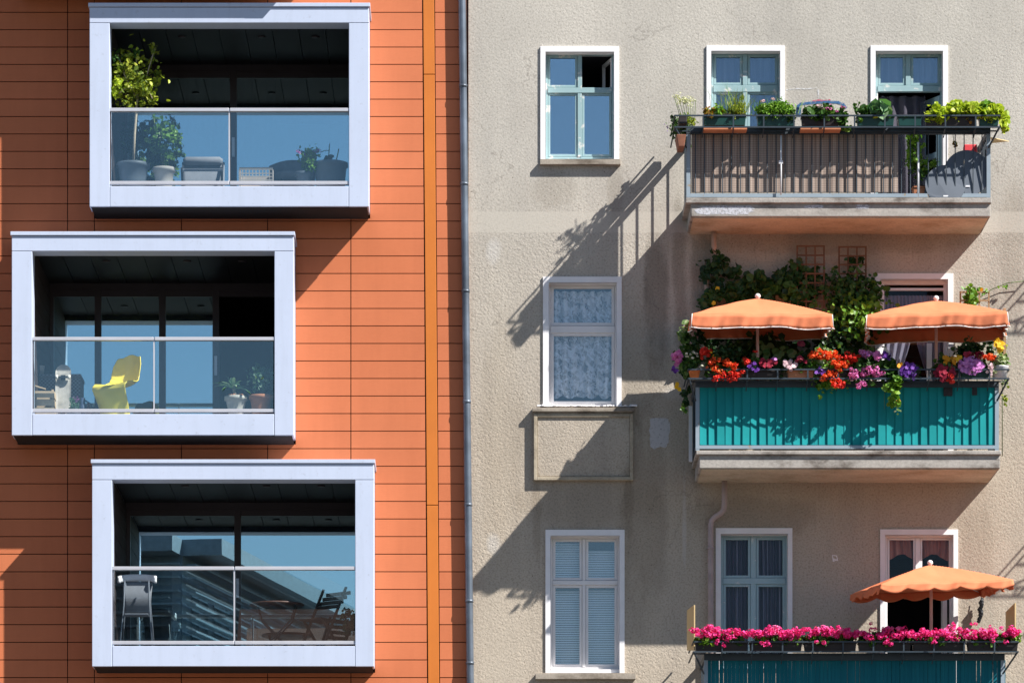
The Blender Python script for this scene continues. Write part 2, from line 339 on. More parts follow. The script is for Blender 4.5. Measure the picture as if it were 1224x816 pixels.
M['net_blue'] = striped('bluish net curtain', [(0.17, 0.19, 0.26), (0.30, 0.33, 0.42)], 10)
M['dark_stripe'] = striped('striped dark curtain', [(0.025, 0.022, 0.05), (0.09, 0.08, 0.13), (0.44, 0.42, 0.52)], 21)
M['mesh_curtain'] = netting('dotted dark door curtain', (0.10, 0.095, 0.12), 0.75)
M['lilac_net'] = netting('lilac net drape', (0.42, 0.38, 0.46), 0.62)
M['rust_curtain'] = striped('rust brown curtain', [(0.24, 0.08, 0.06), (0.62, 0.32, 0.23)], 11)
M['loggia_curtain'] = striped('loggia curtain', [(0.05, 0.06, 0.07), (0.14, 0.16, 0.18)], 9)
M['blind'] = simple('blind slat', (0.90, 0.92, 0.93), 0.5, 0.03)
M['paper'] = simple('white paper sheet', (0.80, 0.76, 0.76), 0.9, 0.05)
M['patch'] = spray('grey repair mortar', (0.62, 0.61, 0.62), 1.25)
M['spray_blue'] = spray('blue spray paint', (0.06, 0.16, 0.33), 1.0)
M['peel'] = spray('peeling pale paint', (0.62, 0.63, 0.68), .9)
M['spray_white'] = spray('white spray paint', (0.70, 0.70, 0.71), .7)
M['spray_pink'] = spray('pink spray paint', (0.55, 0.13, 0.19), .9)
M['bark_pale'] = simple('pale bark', (0.40, 0.34, 0.24), 0.8, 0.15, 12)
M['stem'] = simple('green stem', (0.10, 0.14, 0.045), 0.7, 0.2, 12)
# foliage
M['lf_mid'] = leafmat('mid green leaves', [(0.025, 0.075, 0.012), (0.05, 0.13, 0.02), (0.09, 0.19, 0.03)])
M['lf_dark'] = leafmat('dark green leaves', [(0.012, 0.04, 0.012), (0.022, 0.065, 0.02), (0.04, 0.095, 0.025)])
M['lf_bright'] = leafmat('fresh green leaves', [(0.08, 0.20, 0.015), (0.14, 0.30, 0.025), (0.22, 0.36, 0.04)])
M['lf_lime'] = leafmat('lime lettuce leaves', [(0.26, 0.38, 0.02), (0.42, 0.52, 0.03), (0.55, 0.62, 0.07)], 0.35)
M['lf_olive'] = leafmat('olive yellow leaves', [(0.09, 0.15, 0.02), (0.24, 0.30, 0.03), (0.40, 0.43, 0.05)])
M['lf_blue'] = leafmat('bluish green leaves', [(0.05, 0.14, 0.07), (0.12, 0.25, 0.14), (0.28, 0.40, 0.28)])
M['lf_cab'] = leafmat('cabbage leaves', [(0.05, 0.17, 0.04), (0.12, 0.28, 0.10), (0.28, 0.40, 0.24)])
M['lf_pale'] = leafmat('variegated pale leaves', [(0.10, 0.22, 0.04), (0.35, 0.42, 0.22), (0.60, 0.62, 0.45)])
M['lf_red'] = leafmat('rust tinged leaves', [(0.30, 0.10, 0.02), (0.34, 0.22, 0.03), (0.20, 0.24, 0.03)])
M['lf_vine'] = leafmat('vine leaves', [(0.016, 0.055, 0.014), (0.035, 0.095, 0.022), (0.06, 0.14, 0.03)])
# petals
def pet(n, a, b): M[n] = leafmat(n, [a, b], 0.25, 0.6)
pet('pt_magenta', (0.72, 0.012, 0.20), (0.95, 0.07, 0.36))
pet('pt_rose', (0.85, 0.10, 0.40), (0.97, 0.26, 0.55))
pet('pt_red', (0.62, 0.015, 0.012), (0.9, 0.06, 0.03))
pet('pt_orange', (0.80, 0.05, 0.012), (0.95, 0.17, 0.03))
pet('pt_pink', (0.62, 0.10, 0.40), (0.85, 0.30, 0.62))
pet('pt_lilac', (0.48, 0.13, 0.50), (0.72, 0.32, 0.70))
pet('pt_violet', (0.10, 0.02, 0.26), (0.22, 0.06, 0.45))
pet('pt_wine', (0.24, 0.006, 0.03), (0.48, 0.03, 0.07))
pet('pt_yellow', (0.80, 0.45, 0.01), (0.90, 0.60, 0.03))
pet('pt_amber', (0.62, 0.26, 0.01), (0.85, 0.42, 0.02))
pet('pt_white', (0.62, 0.62, 0.55), (0.80, 0.80, 0.72))
pet('pt_cream', (0.58, 0.58, 0.40), (0.74, 0.74, 0.58))
pet('pt_palepink', (0.66, 0.42, 0.48), (0.80, 0.62, 0.66))

# ------------------------------------------------------------------ mesh builder
def origin(o):
    v = Vector((0, 0, 0))
    while o is not None:
        v = v + o.location; o = o.parent
    return v
class MB:
    def __init__(s): s.v = []; s.f = []; s.m = []; s.s = []
    def add(s, vs, fs, m=0, sm=False):
        n = len(s.v); s.v.extend(vs)
        for f in fs:
            s.f.append(tuple(i + n for i in f)); s.m.append(m); s.s.append(sm)
        return s
    def box(s, x0, x1, y0, y1, z0, z1, m=0):
        if x0 > x1: x0, x1 = x1, x0
        if y0 > y1: y0, y1 = y1, y0
        if z0 > z1: z0, z1 = z1, z0
        v = [(x0, y0, z0), (x1, y0, z0), (x1, y1, z0), (x0, y1, z0), (x0, y0, z1), (x1, y0, z1), (x1, y1, z1), (x0, y1, z1)]
        return s.add(v, [(0, 3, 2, 1), (4, 5, 6, 7), (0, 1, 5, 4), (1, 2, 6, 5), (2, 3, 7, 6), (3, 0, 4, 7)], m)
    def pb(s, px0, px1, py0, py1, d0, d1, m=0):      # survey box; outline measured on its front face d1
        return s.box(X(px0, d1), X(px1, d1), -d1, -d0, Z(py1, d1), Z(py0, d1), m)
    def quad(s, a, b, c, d, m=0): return s.add([a, b, c, d], [(0, 1, 2, 3)], m)
    def hull(s, bottom, top, m=0):                  # two 4-rings
        return s.add(list(bottom) + list(top), [(3, 2, 1, 0), (4, 5, 6, 7), (0, 1, 5, 4), (1, 2, 6, 5), (2, 3, 7, 6), (3, 0, 4, 7)], m)
    def bar(s, a, b, w, h=None, m=0):               # rectangular bar between two points
        a, b = Vector(a), Vector(b); h = h or w
        t = (b - a).normalized(); up = Vector((0, 0, 1)) if abs(t.z) < 0.9 else Vector((0, 1, 0))
        sx = t.cross(up).normalized() * w / 2; sy = sx.cross(t).normalized() * h / 2
        r = [sx + sy, -sx + sy, -sx - sy, sx - sy]
        return s.hull([tuple(a + q) for q in r], [tuple(b + q) for q in r], m)
    def tube(s, pts, r, n=8, m=0, closed=False):
        pts = [Vector(p) for p in pts]; k = len(pts)
        rr = r if isinstance(r, (list, tuple)) else [r] * k
        vs = []; prev = None
        for i, p in enumerate(pts):
            if closed: t = pts[(i + 1) % k] - pts[i - 1]
            else: t = pts[min(i + 1, k - 1)] - pts[max(i - 1, 0)]
            t = t.normalized() if t.length > 1e-9 else Vector((0, 0, 1))
            if prev is None:
                a = Vector((1, 0, 0)) if abs(t.x) < 0.9 else Vector((0, 1, 0))
                u = t.cross(a).normalized()
            else: u = (prev - t * prev.dot(t)).normalized()
            prev = u; w = t.cross(u)
            for j in range(n):
                an = 2 * PI * j / n
                vs.append(tuple(p + (u * math.cos(an) + w * math.sin(an)) * rr[i]))
        fs = []
        for i in range(k if closed else k - 1):
            a = i * n; b = ((i + 1) % k) * n
            for j in range(n): fs.append((a + j, a + (j + 1) % n, b + (j + 1) % n, b + j))
        if not closed: fs += [tuple(range(n - 1, -1, -1)), tuple(range((k - 1) * n, k * n))]
        return s.add(vs, fs, m, True)
    def lathe(s, c, prof, n=24, m=0, close=True):
        vs = []; fs = []
        for r, z in prof:
            for j in range(n):
                an = 2 * PI * j / n; vs.append((c[0] + r * math.cos(an), c[1] + r * math.sin(an), c[2] + z))
        for i in range(len(prof) - 1):
            for j in range(n): fs.append((i * n + j, i * n + (j + 1) % n, (i + 1) * n + (j + 1) % n, (i + 1) * n + j))
        if close: fs += [tuple(range(n - 1, -1, -1)), tuple(range((len(prof) - 1) * n, len(prof) * n))]
        return s.add(vs, fs, m, True)
    def sheet(s, fn, nu, nv, m=0, sm=True):
        vs = [fn(i / nu, j / nv) for j in range(nv + 1) for i in range(nu + 1)]
        fs = [(j * (nu + 1) + i, j * (nu + 1) + i + 1, (j + 1) * (nu + 1) + i + 1, (j + 1) * (nu + 1) + i) for j in range(nv) for i in range(nu)]
        return s.add(vs, fs, m, sm)
    def leaves(s, Pt, size, m=0, asp=0.42, nrm=None, bias=(0, -0.45, 0.45), jit=0.75, fold=0.12, tdir=None):
        Pt = np.asarray(Pt, float); n = len(Pt)
        if n == 0: return s
        if nrm is None:
            nrm = NR.normal(size=(n, 3)) * jit + np.array(bias)
        nrm = nrm / np.linalg.norm(nrm, axis=1, keepdims=True)
        t = NR.normal(size=(n, 3)) if tdir is None else np.asarray(tdir, float) + NR.normal(size=(n, 3)) * 0.25
        t = t - nrm * (t * nrm).sum(1, keepdims=True); t /= np.linalg.norm(t, axis=1, keepdims=True) + 1e-9
        b = np.cross(nrm, t)
        sz = (size * NR.uniform(0.65, 1.3, n))[:, None]; w = sz * asp; k = sz * fold
        q = np.stack([Pt - t * sz * .5, Pt - t * sz * .22 + b * w + nrm * k, Pt + t * sz * .18 + b * w * .85 + nrm * k,
                      Pt + t * sz * .5, Pt + t * sz * .18 - b * w * .85 + nrm * k, Pt - t * sz * .22 - b * w + nrm * k], 1).reshape(-1, 3)
        base = len(s.v); s.v.extend(map(tuple, q))
        for i in range(n):
            o = base + 6 * i
            s.f.append((o, o + 1, o + 2, o + 3)); s.f.append((o, o + 3, o + 4, o + 5))
        s.m.extend([m] * 2 * n); s.s.extend([False] * 2 * n); return s
    def build(s, name, mats, parent=None, bevel=0.0, solid=0.0):
        me = bpy.data.meshes.new(name)
        v = np.asarray(s.v, float)
        if parent is not None: v = v - np.array(origin(parent))
        me.from_pydata(v.tolist(), [], s.f)
        if not isinstance(mats, (list, tuple)): mats = [mats]
        for q in mats: me.materials.append(M[q] if isinstance(q, str) else q)
        me.polygons.foreach_set('material_index', s.m); me.polygons.foreach_set('use_smooth', s.s)
        me.update()
        o = bpy.data.objects.new(name, me); COL.objects.link(o)
        if parent is not None: o.parent = parent
        if solid:
            md = o.modifiers.new('thickness', 'SOLIDIFY'); md.thickness = solid; md.offset = 0
        if bevel:
            md = o.modifiers.new('edges', 'BEVEL'); md.width = bevel; md.segments = 2; md.limit_method = 'ANGLE'
        return o

def thing(name, label, cat, loc=(0, 0, 0), group=None):
    o = bpy.data.objects.new(name, None); COL.objects.link(o); o.location = loc
    o.empty_display_size = 0.1
    o['label'] = label; o['category'] = cat
    if group: o['group'] = group
    return o
def structure(o): o['kind'] = 'structure'; return o
def part(name, parent, mats, fn, **kw):
    mb = MB(); fn(mb); return mb.build(name, mats, parent, **kw)

def rect_sub(rects, h):
    out = []
    for (a, b, c, d) in rects:
        x0, x1, z0, z1 = h
        if x1 <= a or x0 >= b or z1 <= c or z0 >= d: out.append((a, b, c, d)); continue
        if x0 > a: out.append((a, x0, c, d))
        if x1 < b: out.append((x1, b, c, d))
        l, r = max(a, x0), min(b, x1)
        if z0 > c: out.append((l, r, c, z0))
        if z1 < d: out.append((l, r, z1, d))
    return out

def ell(cx, cy, rx, ry, d, rd, n, shell=0.0):
    """n points in an ellipsoid; cx..ry on the survey grid, d/rd in metres"""
    q = NR.normal(size=(n, 3)); q /= np.linalg.norm(q, axis=1, keepdims=True)
    q *= (NR.uniform(shell ** 3, 1, (n, 1)) ** (1 / 3))
    dd = d + q[:, 1] * rd
    k = (1 - dd / D)
    return np.stack([(cx + q[:, 0] * rx - VX) / S * k, -dd, (VY - (cy + q[:, 2] * ry)) / S * k], 1)
def clump(cx, cy, rx, ry, d, rd, n, k=None):
    """leaf positions gathered in uneven clumps with gaps and stray leaves"""
    k = k or max(5, int(n / 26))
    C = ell(cx, cy, rx * .92, ry * .92, d, rd, k)
    idx = NR.integers(0, k, n); r = min(rx, ry) / S
    sp = NR.normal(size=(n, 3)) * np.array([r * .30, min(rd, r) * .32, r * .30]) * NR.uniform(.5, 1.25, (k, 1))[idx]
    return C[idx] + sp
def heads(mb, C, r, m=0, k=22, asp=0.5, ps=0.62):
    """round flower heads made of small petals"""
    C = np.asarray(C); n = len(C)
    q = NR.normal(size=(n, k, 3)); q /= np.linalg.norm(q, axis=2, keepdims=True)
    rr = (r * NR.uniform(0.7, 1.15, n))[:, None, None]
    pts = C[:, None, :] + q * rr * NR.uniform(0.75, 1.0, (n, k, 1)) * np.array([1, 1, 0.75])
    nr = q + NR.normal(size=q.shape) * 0.35
    mb.leaves(pts.reshape(-1, 3), r * ps, m, asp, nr.reshape(-1, 3), fold=0.1)
def daisies(mb, C, r, m=0, petals=6):
    C = np.asarray(C)
    for c in C:
        n = Vector((RND.gauss(0, .3), -1, RND.gauss(.1, .3))).normalized()
        u = n.cross(Vector((0, 0, 1))).normalized(); w = n.cross(u)
        pts = []; td = []
        a0 = RND.random() * 6
        for k in range(petals):
            a = a0 + 2 * PI * k / petals; t = u * math.cos(a) + w * math.sin(a)
            pts.append(Vector(c) + t * r * 0.55 + n * 0.01); td.append(t)
        mb.leaves(np.array([tuple(p) for p in pts]), r * 1.1, m, 0.45, np.array([tuple(n)] * petals), tdir=np.array([tuple(t) for t in td]), fold=0.04)

# ------------------------------------------------------------------ ground and street
def ground():
    structure(part('ground', None, simple('ground far', (0.10, 0.09, 0.08), 0.95, 0.2, 0.4), lambda b: b.quad((-600, -900, GZ - .16), (600, -900, GZ - .16), (600, 300, GZ - .16), (-600, 300, GZ - .16))))
    structure(part('road', None, simple('asphalt', (0.055, 0.055, 0.055), 0.9, 0.15, 3, bmp=0.3), lambda b: b.box(-300, 300, -45, -14, GZ - .155, GZ - .12)))
    def pv(b):
        b.box(-300, 300, -14, -0.02, GZ - .155, GZ)
        b.box(-300, 300, -62, -45, GZ - .155, GZ)
    structure(part('pavement', None, concrete('paving', (0.19, 0.175, 0.155), (0.12, 0.11, 0.10)), pv))
ground()

# ------------------------------------------------------------------ modern building
mod = thing('apartment_building', 'modern building clad in orange terracotta panels with projecting pale metal loggias', 'building', (X(300), 0, GZ))
LD = 0.71
LOG = [  # frame outer x0,x1,y0,y1 | opening x0,x1,y0,y1 | handrail y | split x
    (107, 441, 4, 247, 131, 417, 27.5, 219, 131.0, 274),
    (14, 351, 277, 520, 38.5, 328, 300, 491, 404.5, 184),
    (110, 447, 549, 796, 134, 424.5, 573, 768, 678.5, 280)]
ROOF_TOP = Z(-520)
def fp(f, d=LD): return (X(f[0], d), X(f[1], d), Z(f[3], d), Z(f[2], d))
UP = (14, 351, -269, -26)                       # the next loggia up, deeper, just above the view
holes = [fp(f) for f in LOG] + [fp(UP, .94)]
def clad(b):
    cols = [-1400, -1062, -724, -386, -258, -90, 81, 113, 217, 320, 419.5]
    ys = []
    n = -26
    while True:
        y = 15.8 + 20.7 * n + 0.0049 * n * n
        ys.append(y); n += 1
        if y > 1540: break
    g = 0.52
    def panel(x0, x1, z0, z1):
        for (a, c, e, f) in [(x0, x1, z0, z1)]:
            rs = [(a, c, e, f)]
            for h in holes: rs = rect_sub(rs, h)
            for (p, q, r, t) in rs:
                if q - p > 0.02 and t - r > 0.02: b.box(p, q, -0.03, 0.0, r, t)
    for ya, yb in zip(ys[:-1], ys[1:]):
        lean = (ya + yb) / 2 / 816 * 6.0
        for xa, xb in zip(cols, cols[1:] + [505 + lean]):
            panel(X(xa + g), X(xb - g), Z(yb - g), Z(ya + g))
        panel(X(519.5 + g + lean), X(557 + lean * 0.4), Z(yb - g), Z(ya + g))
clad_o = part('cladding', mod, 'terracotta', clad)
def backing(b):
    rs = [(X(-1400), X(560), GZ, ROOF_TOP)]
    for h in holes: rs = rect_sub(rs, (h[0] + .05, h[1] - .05, h[2] + .05, h[3] - .05))
    for (p, q, r, t) in rs: b.quad((p, 0.012, r), (q, 0.012, r), (q, 0.012, t), (p, 0.012, t))
    b.quad((X(-1400), 0, ROOF_TOP), (X(560), 0, ROOF_TOP), (X(560), 12, ROOF_TOP), (X(-1400), 12, ROOF_TOP))
    b.quad((X(-1400), 0, GZ), (X(-1400), 12, GZ), (X(-1400), 12, ROOF_TOP), (X(-1400), 0, ROOF_TOP))
    b.quad((X(-1400), 12, GZ), (X(560), 12, GZ), (X(560), 12, ROOF_TOP), (X(-1400), 12, ROOF_TOP))
part('wall', mod, 'backing', backing)
def strip(b):
    for ya, yb in ((-480, 89.5), (90.3, 603.5), (604.3, 1200), (1200.8, 1500)):
        def xx(y): return 505 + y / 816 * 6.0
        z0, z1 = Z(yb), Z(ya)
        r0 = [(X(xx(yb) + .8), -.036, z0), (X(xx(yb) + 14), -.036, z0), (X(xx(yb) + 14), 0, z0), (X(xx(yb) + .8), 0, z0)]
        r1 = [(X(xx(ya) + .8), -.036, z1), (X(xx(ya) + 14), -.036, z1), (X(xx(ya) + 14), 0, z1), (X(xx(ya) + .8), 0, z1)]
        b.hull(r0, r1)
part('cover_strip', mod, 'orange_strip', strip, bevel=0.004)

TB = 2.35            # clear depth from front edge to the sliding doors
def loggia(f, doors, curtain, gaps=(), d=LD, full=True):
    x0, x1, y0, y1, a0, a1, b0, b1, hr, sp = f
    db = d - TB
    def casing(b):
        XX = lambda p: X(p, d)
        ZZ = lambda p: Z(p, d)
        # top member, two posts, bottom member; thin open joints between them
        b.box(XX(x0), XX(x1), -d, -d + .30, ZZ(b0), ZZ(y0 + 5))
        b.box(XX(x0), XX(a0), -d + .001, -d + .30, ZZ(y1), ZZ(b0) - .004)
        b.box(XX(a1), XX(x1), -d + .001, -d + .30, ZZ(y1), ZZ(b0) - .004)
        b.box(XX(a0) + .004, XX(a1) - .004, -d + .002, -d + .30, ZZ(y1) + .002, ZZ(b1 + 3.5))
        # body behind the front ring
        b.box(XX(x0) + .004, XX(a0) - .03, -d + .302, -db, ZZ(y1) + .05, ZZ(y0 + 6))
        b.box(XX(a1) + .03, XX(x1) - .004, -d + .302, -db, ZZ(y1) + .05, ZZ(y0 + 6))
        b.box(XX(a0) - .028, XX(a1) + .028, -d + .302, -db, ZZ(b0) + .14, ZZ(y0 + 6))
        b.box(XX(a0) - .028, XX(a1) + .028, -d + .302, -db, ZZ(y1) + .05, ZZ(b1 + 9))
    lo = part('loggia', mod, 'alu', casing, bevel=0.006)
    part('coping', lo, 'alu', lambda b: b.box(X(x0, d) - .015, X(x1, d) + .015, -d - .02, 0.0, Z(y0 + 4.5, d), Z(y0, d)), bevel=0.004)
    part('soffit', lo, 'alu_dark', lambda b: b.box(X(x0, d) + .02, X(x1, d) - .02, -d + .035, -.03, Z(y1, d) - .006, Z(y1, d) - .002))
    if not full: return lo
    zc = Z(b0, d) + .075
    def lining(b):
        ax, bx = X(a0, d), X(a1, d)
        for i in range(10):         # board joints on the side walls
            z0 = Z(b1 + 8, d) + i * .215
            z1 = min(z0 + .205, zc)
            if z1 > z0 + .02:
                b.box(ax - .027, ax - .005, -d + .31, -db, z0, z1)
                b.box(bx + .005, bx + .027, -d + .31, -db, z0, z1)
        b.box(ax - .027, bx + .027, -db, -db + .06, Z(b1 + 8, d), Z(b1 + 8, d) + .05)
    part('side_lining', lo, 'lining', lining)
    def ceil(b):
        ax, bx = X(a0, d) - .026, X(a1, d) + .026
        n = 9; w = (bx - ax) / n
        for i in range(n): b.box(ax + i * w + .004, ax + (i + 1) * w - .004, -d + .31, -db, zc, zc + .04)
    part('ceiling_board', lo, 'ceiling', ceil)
    for k in (0.28, 0.62, 0.85):
        cx = X(a0 + (a1 - a0) * k, d)
        part('downlight', lo, 'door_frame', lambda b: b.lathe((cx, -d + .95, zc - .012), [(.05, 0), (.05, .01), (.035, .011)], 16))
    zf = Z(b1 + 8, d)
    part('floor', lo, 'floor_deck', lambda b: b.box(X(a0, d) - .026, X(a1, d) + .026, -d + .31, -db, zf - .03, zf))
    # balustrade
    dr = d - .03
    for u0, u1 in ((a0 + .2, sp - .7), (sp + .7, a1 - .2)):
        part('handrail', lo, 'steel', lambda b: b.pb(u0, u1, hr - 2, hr + 2.2, dr - .05, dr + .02), bevel=0.005)
        part('glass_panel', lo, 'glass_rail', lambda b: b.pb(u0 + 1, u1 - 1, hr + 2.4, b1 - 2.6, dr - .02, dr - .008))
        part('bottom_rail', lo, 'steel', lambda b: b.pb(u0, u1, b1 - 2.6, b1 + 1.4, dr - .045, dr + .015), bevel=0.004)
    part('post', lo, 'steel', lambda b: b.pb(sp - .8, sp + .8, hr - 1, b1 + 1, dr - .04, dr + .008))
    part('post', lo, 'door_frame', lambda b: b.pb(a0 + .4, a0 + 1.6, hr + 2, b1 - 2, dr - .04, dr + .0))
    # sliding doors on the back wall (given on the survey grid at that depth)
    top = zc; Zb = lambda p: Z(p, db)
    xl, xr = X(a0, d) - .026, X(a1, d) + .026
    def frame(b):
        b.box(xl, xr, -db, -db + .08, top - .09, top)
        edges = [xl] + [X(p, db) for p in doors] + [xr]
        for i, e in enumerate(edges):
            w = .07 if i in (0, len(edges) - 1) else .085
            b.box(e - w / 2 if 0 < i < len(edges) - 1 else (e if i == 0 else e - w), (e + w / 2) if 0 < i < len(edges) - 1 else (e + w if i == 0 else e), -db - .005, -db + .075, zf, top - .09)
        for e0, e1 in zip(edges[:-1], edges[1:]):
            b.box(e0 + .045, e1 - .045, -db + .003, -db + .07, top - .17, top - .092)
            b.box(e0 + .045, e1 - .045, -db + .003, -db + .07, zf, zf + .12)
    fr = part('sliding_door', lo, 'door_frame', frame)
    edges = [xl] + [X(p, db) for p in doors] + [xr]
    def gl(b):
        for i, (e0, e1) in enumerate(zip(edges[:-1], edges[1:])):
            if i in gaps: continue
            b.box(e0 + .04, e1 - .04, -db + .03, -db + .042, zf + .1, top - .15)
    part('door_glass', lo, 'glass_door', gl)
    part('door_handle', lo, 'steel', lambda b: b.box(edges[-2] - .018, edges[-2] + .018, -db - .03, -db - .006, zf + .95, zf + 1.2))
    if curtain:
        c0, c1 = X(curtain[0], db - .2), X(curtain[1], db - .2)
        part('curtain', lo, 'loggia_curtain', lambda b: b.sheet(lambda u, v: (c0 + (c1 - c0) * u, -db + .22 + .035 * math.sin(u * 75 + .6 * math.sin(v * 3)), zf + .05 + (top - .12 - zf) * v), 160, 4))
    # the room behind the doors
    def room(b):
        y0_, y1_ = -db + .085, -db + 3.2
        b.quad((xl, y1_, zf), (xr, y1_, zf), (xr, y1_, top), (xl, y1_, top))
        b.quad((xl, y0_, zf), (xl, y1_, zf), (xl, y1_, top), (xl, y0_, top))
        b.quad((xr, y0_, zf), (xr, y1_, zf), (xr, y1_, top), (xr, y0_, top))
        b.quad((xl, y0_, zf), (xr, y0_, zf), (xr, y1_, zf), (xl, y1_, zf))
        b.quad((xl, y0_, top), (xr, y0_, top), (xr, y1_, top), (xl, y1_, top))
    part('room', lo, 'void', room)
    return lo
loggia(LOG[0], (279,), (131, 330))
loggia(LOG[1], (117, 194, 258), None, gaps=(3,))
loggia(LOG[2], (284,), None)
loggia(UP + (38, 328, -246, -55, -142, 184), (194,), None, d=0.94)

# ------------------------------------------------------------------ old building
old = thing('plaster_building', 'old grey beige rendered building with white window surrounds and three balconies', 'building', (X(900), 0, GZ))
WINS = dict(
    W1=((646, 740, 56, 191), (652, 734, 62.5, 191)), W2=((649, 743, 331, 486), (656, 737, 338, 486)), W3=((652, 746.5, 633, 804), (658, 740.5, 640, 804)),
    W4=((844.5, 938, 55, 205), (850, 932.5, 61.5, 205)), W5=((1040.5, 1133, 55, 258), (1046.5, 1127, 61.5, 258)), W6=((1046, 1139.5, 327, 556), (1052, 1133, 334, 556)),
    W7=((855.5, 947, 631, 800), (861.5, 941.5, 638, 800)), W8=((1052, 1145, 632.5, 880), (1058, 1139.5, 639, 880)))
def wall(b):
    rs = [(X(560), X(1900), GZ, ROOF_TOP)]
    for o, i in WINS.values(): rs = rect_sub(rs, (X(i[0]), X(i[1]), Z(i[3]), Z(i[2])))
    for (p, q, r, t) in rs: b.quad((p, 0, r), (q, 0, r), (q, 0, t), (p, 0, t))
    b.quad((X(560), 0, ROOF_TOP), (X(1900), 0, ROOF_TOP), (X(1900), 12, ROOF_TOP), (X(560), 12, ROOF_TOP))
    b.quad((X(1900), 0, GZ), (X(1900), 12, GZ), (X(1900), 12, ROOF_TOP), (X(1900), 0, ROOF_TOP))
    b.quad((X(560), 12, GZ), (X(1900), 12, GZ), (X(1900), 12, ROOF_TOP), (X(560), 12, ROOF_TOP))
part('wall', old, 'plaster', wall)

FD = -0.13       # face of the window frames behind the wall face
def surround(key, bottom=False):
    o, i = WINS[key]
    def fn(b):
        e = .022
        b.box(X(o[0]), X(o[1]), -e, .003, Z(i[2]), Z(o[2]))
        b.box(X(o[0]), X(i[0]), -e, .003, Z(o[3]), Z(i[2]) - .001)
        b.box(X(i[1]), X(o[1]), -e, .003, Z(o[3]), Z(i[2]) - .001)
        # plastered reveal
        xa, xb, za, zb = X(i[0]), X(i[1]), Z(i[3]), Z(i[2])
        b.quad((xa, -e + .001, za), (xa, .22, za), (xa, .22, zb), (xa, -e + .001, zb))
        b.quad((xb, -e + .001, za), (xb, -e + .001, zb), (xb, .22, zb), (xb, .22, za))
        b.quad((xa, -e + .001, zb), (xa, .22, zb), (xb, .22, zb), (xb, -e + .001, zb))
        b.quad((xa, -e + .001, za), (xb, -e + .001, za), (xb, .22, za), (xa, .22, za))
    w = part('window', old, 'white_trim', fn)
    def room(b):
        xa, xb, za, zb, y0, y1 = X(i[0]) - .02, X(i[1]) + .02, Z(i[3]) - .02, Z(i[2]) + .02, .22, 2.2
        b.quad((xa, y1, za), (xb, y1, za), (xb, y1, zb), (xa, y1, zb))
        b.quad((xa, y0, za), (xa, y1, za), (xa, y1, zb), (xa, y0, zb)); b.quad((xb, y0, za), (xb, y1, za), (xb, y1, zb), (xb, y0, zb))
        b.quad((xa, y0, za), (xb, y0, za), (xb, y1, za), (xa, y1, za)); b.quad((xa, y0, zb), (xb, y0, zb), (xb, y1, zb), (xa, y1, zb))
    part('room', w, 'void', room)
    return w
def ring(b, x0, x1, y0, y1, w, d0, d1, m=0):
    b.pb(x0, x0 + w, y0, y1, d0, d1, m); b.pb(x1 - w, x1, y0, y1, d0, d1, m)
    b.pb(x0 + w, x1 - w, y0, y0 + w, d0, d1 - .001, m); b.pb(x0 + w, x1 - w, y1 - w, y1, d0, d1 - .001, m)
def casement(w, i, mx, ty, mats, fw=2.2, sw=3.0, mw=3.4, th=3.2, open_=(), glass='glass_old', yb=None, split_lower=True, split_upper=True):
    """frame with mullion + transom and one sash per light; mats: frame, sash"""
    x0, x1, y0, y1 = i; y0 = y0 + 1.2; x0 += .3; x1 -= .3
    if yb: y1 = yb
    def fr(b):
        ring(b, x0, x1, y0, y1, fw, FD - .06, FD)
        b.pb(x0 + fw, x1 - fw, ty - th, ty + th, FD - .06, FD + .012)
        if split_upper: b.pb(mx - mw, mx + mw, y0 + fw, ty - th, FD - .06, FD + .008)
        if split_lower: b.pb(mx - mw, mx + mw, ty + th, y1 - fw, FD - .06, FD + .008)
    part('frame', w, mats[0], fr, bevel=0.004)
    lights = []
    for row, (a, c) in enumerate(((y0 + fw, ty - th), (ty + th, y1 - fw))):
        sp = split_upper if row == 0 else split_lower
        if sp: lights += [(x0 + fw, mx - mw, a, c), (mx + mw, x1 - fw, a, c)]
        else: lights += [(x0 + fw, x1 - fw, a, c)]
    lights = [l for k, l in enumerate(lights) if k not in open_]
    for l in lights:
        part('sash', w, mats[1], lambda b: ring(b, l[0] + .3, l[1] - .3, l[2] + .3, l[3] - .3, sw, FD - .05, FD - .006), bevel=0.003)
    def gl(b):
        for l in lights: b.pb(l[0] + sw - .5, l[1] - sw + .5, l[2] + sw - .5, l[3] - sw + .5, FD - .034, FD - .026)
    part('glass', w, glass, gl)
    return lights
def drape(w, name, mat, px0, px1, py0, py1, d, freq, amp=.02, nu=120, hem=None, solid=0):
    xa, xb = X(px0), X(px1)
    def f(u, v):
        zb = py1 + (hem(u) if hem else 0)
        return (xa + (xb - xa) * u, -d + amp * math.sin(u * freq + math.sin(v * 2 + u * 5)), Z(py0 + (zb - py0) * v))
    return part(name, w, mat, lambda b: b.sheet(f, nu, 6), solid=solid)
def sill(w, x0, x1, y0, y1, proj=.075):
    def fn(b):
        b.pb(x0, x1, y0, y1, -.005, proj)
        b.pb(x0 + 1, x1 - 1, y0 - .8, y0 - .02, -.12, proj - .02)
    return part('sill', w, 'sill', fn, bevel=0.008)

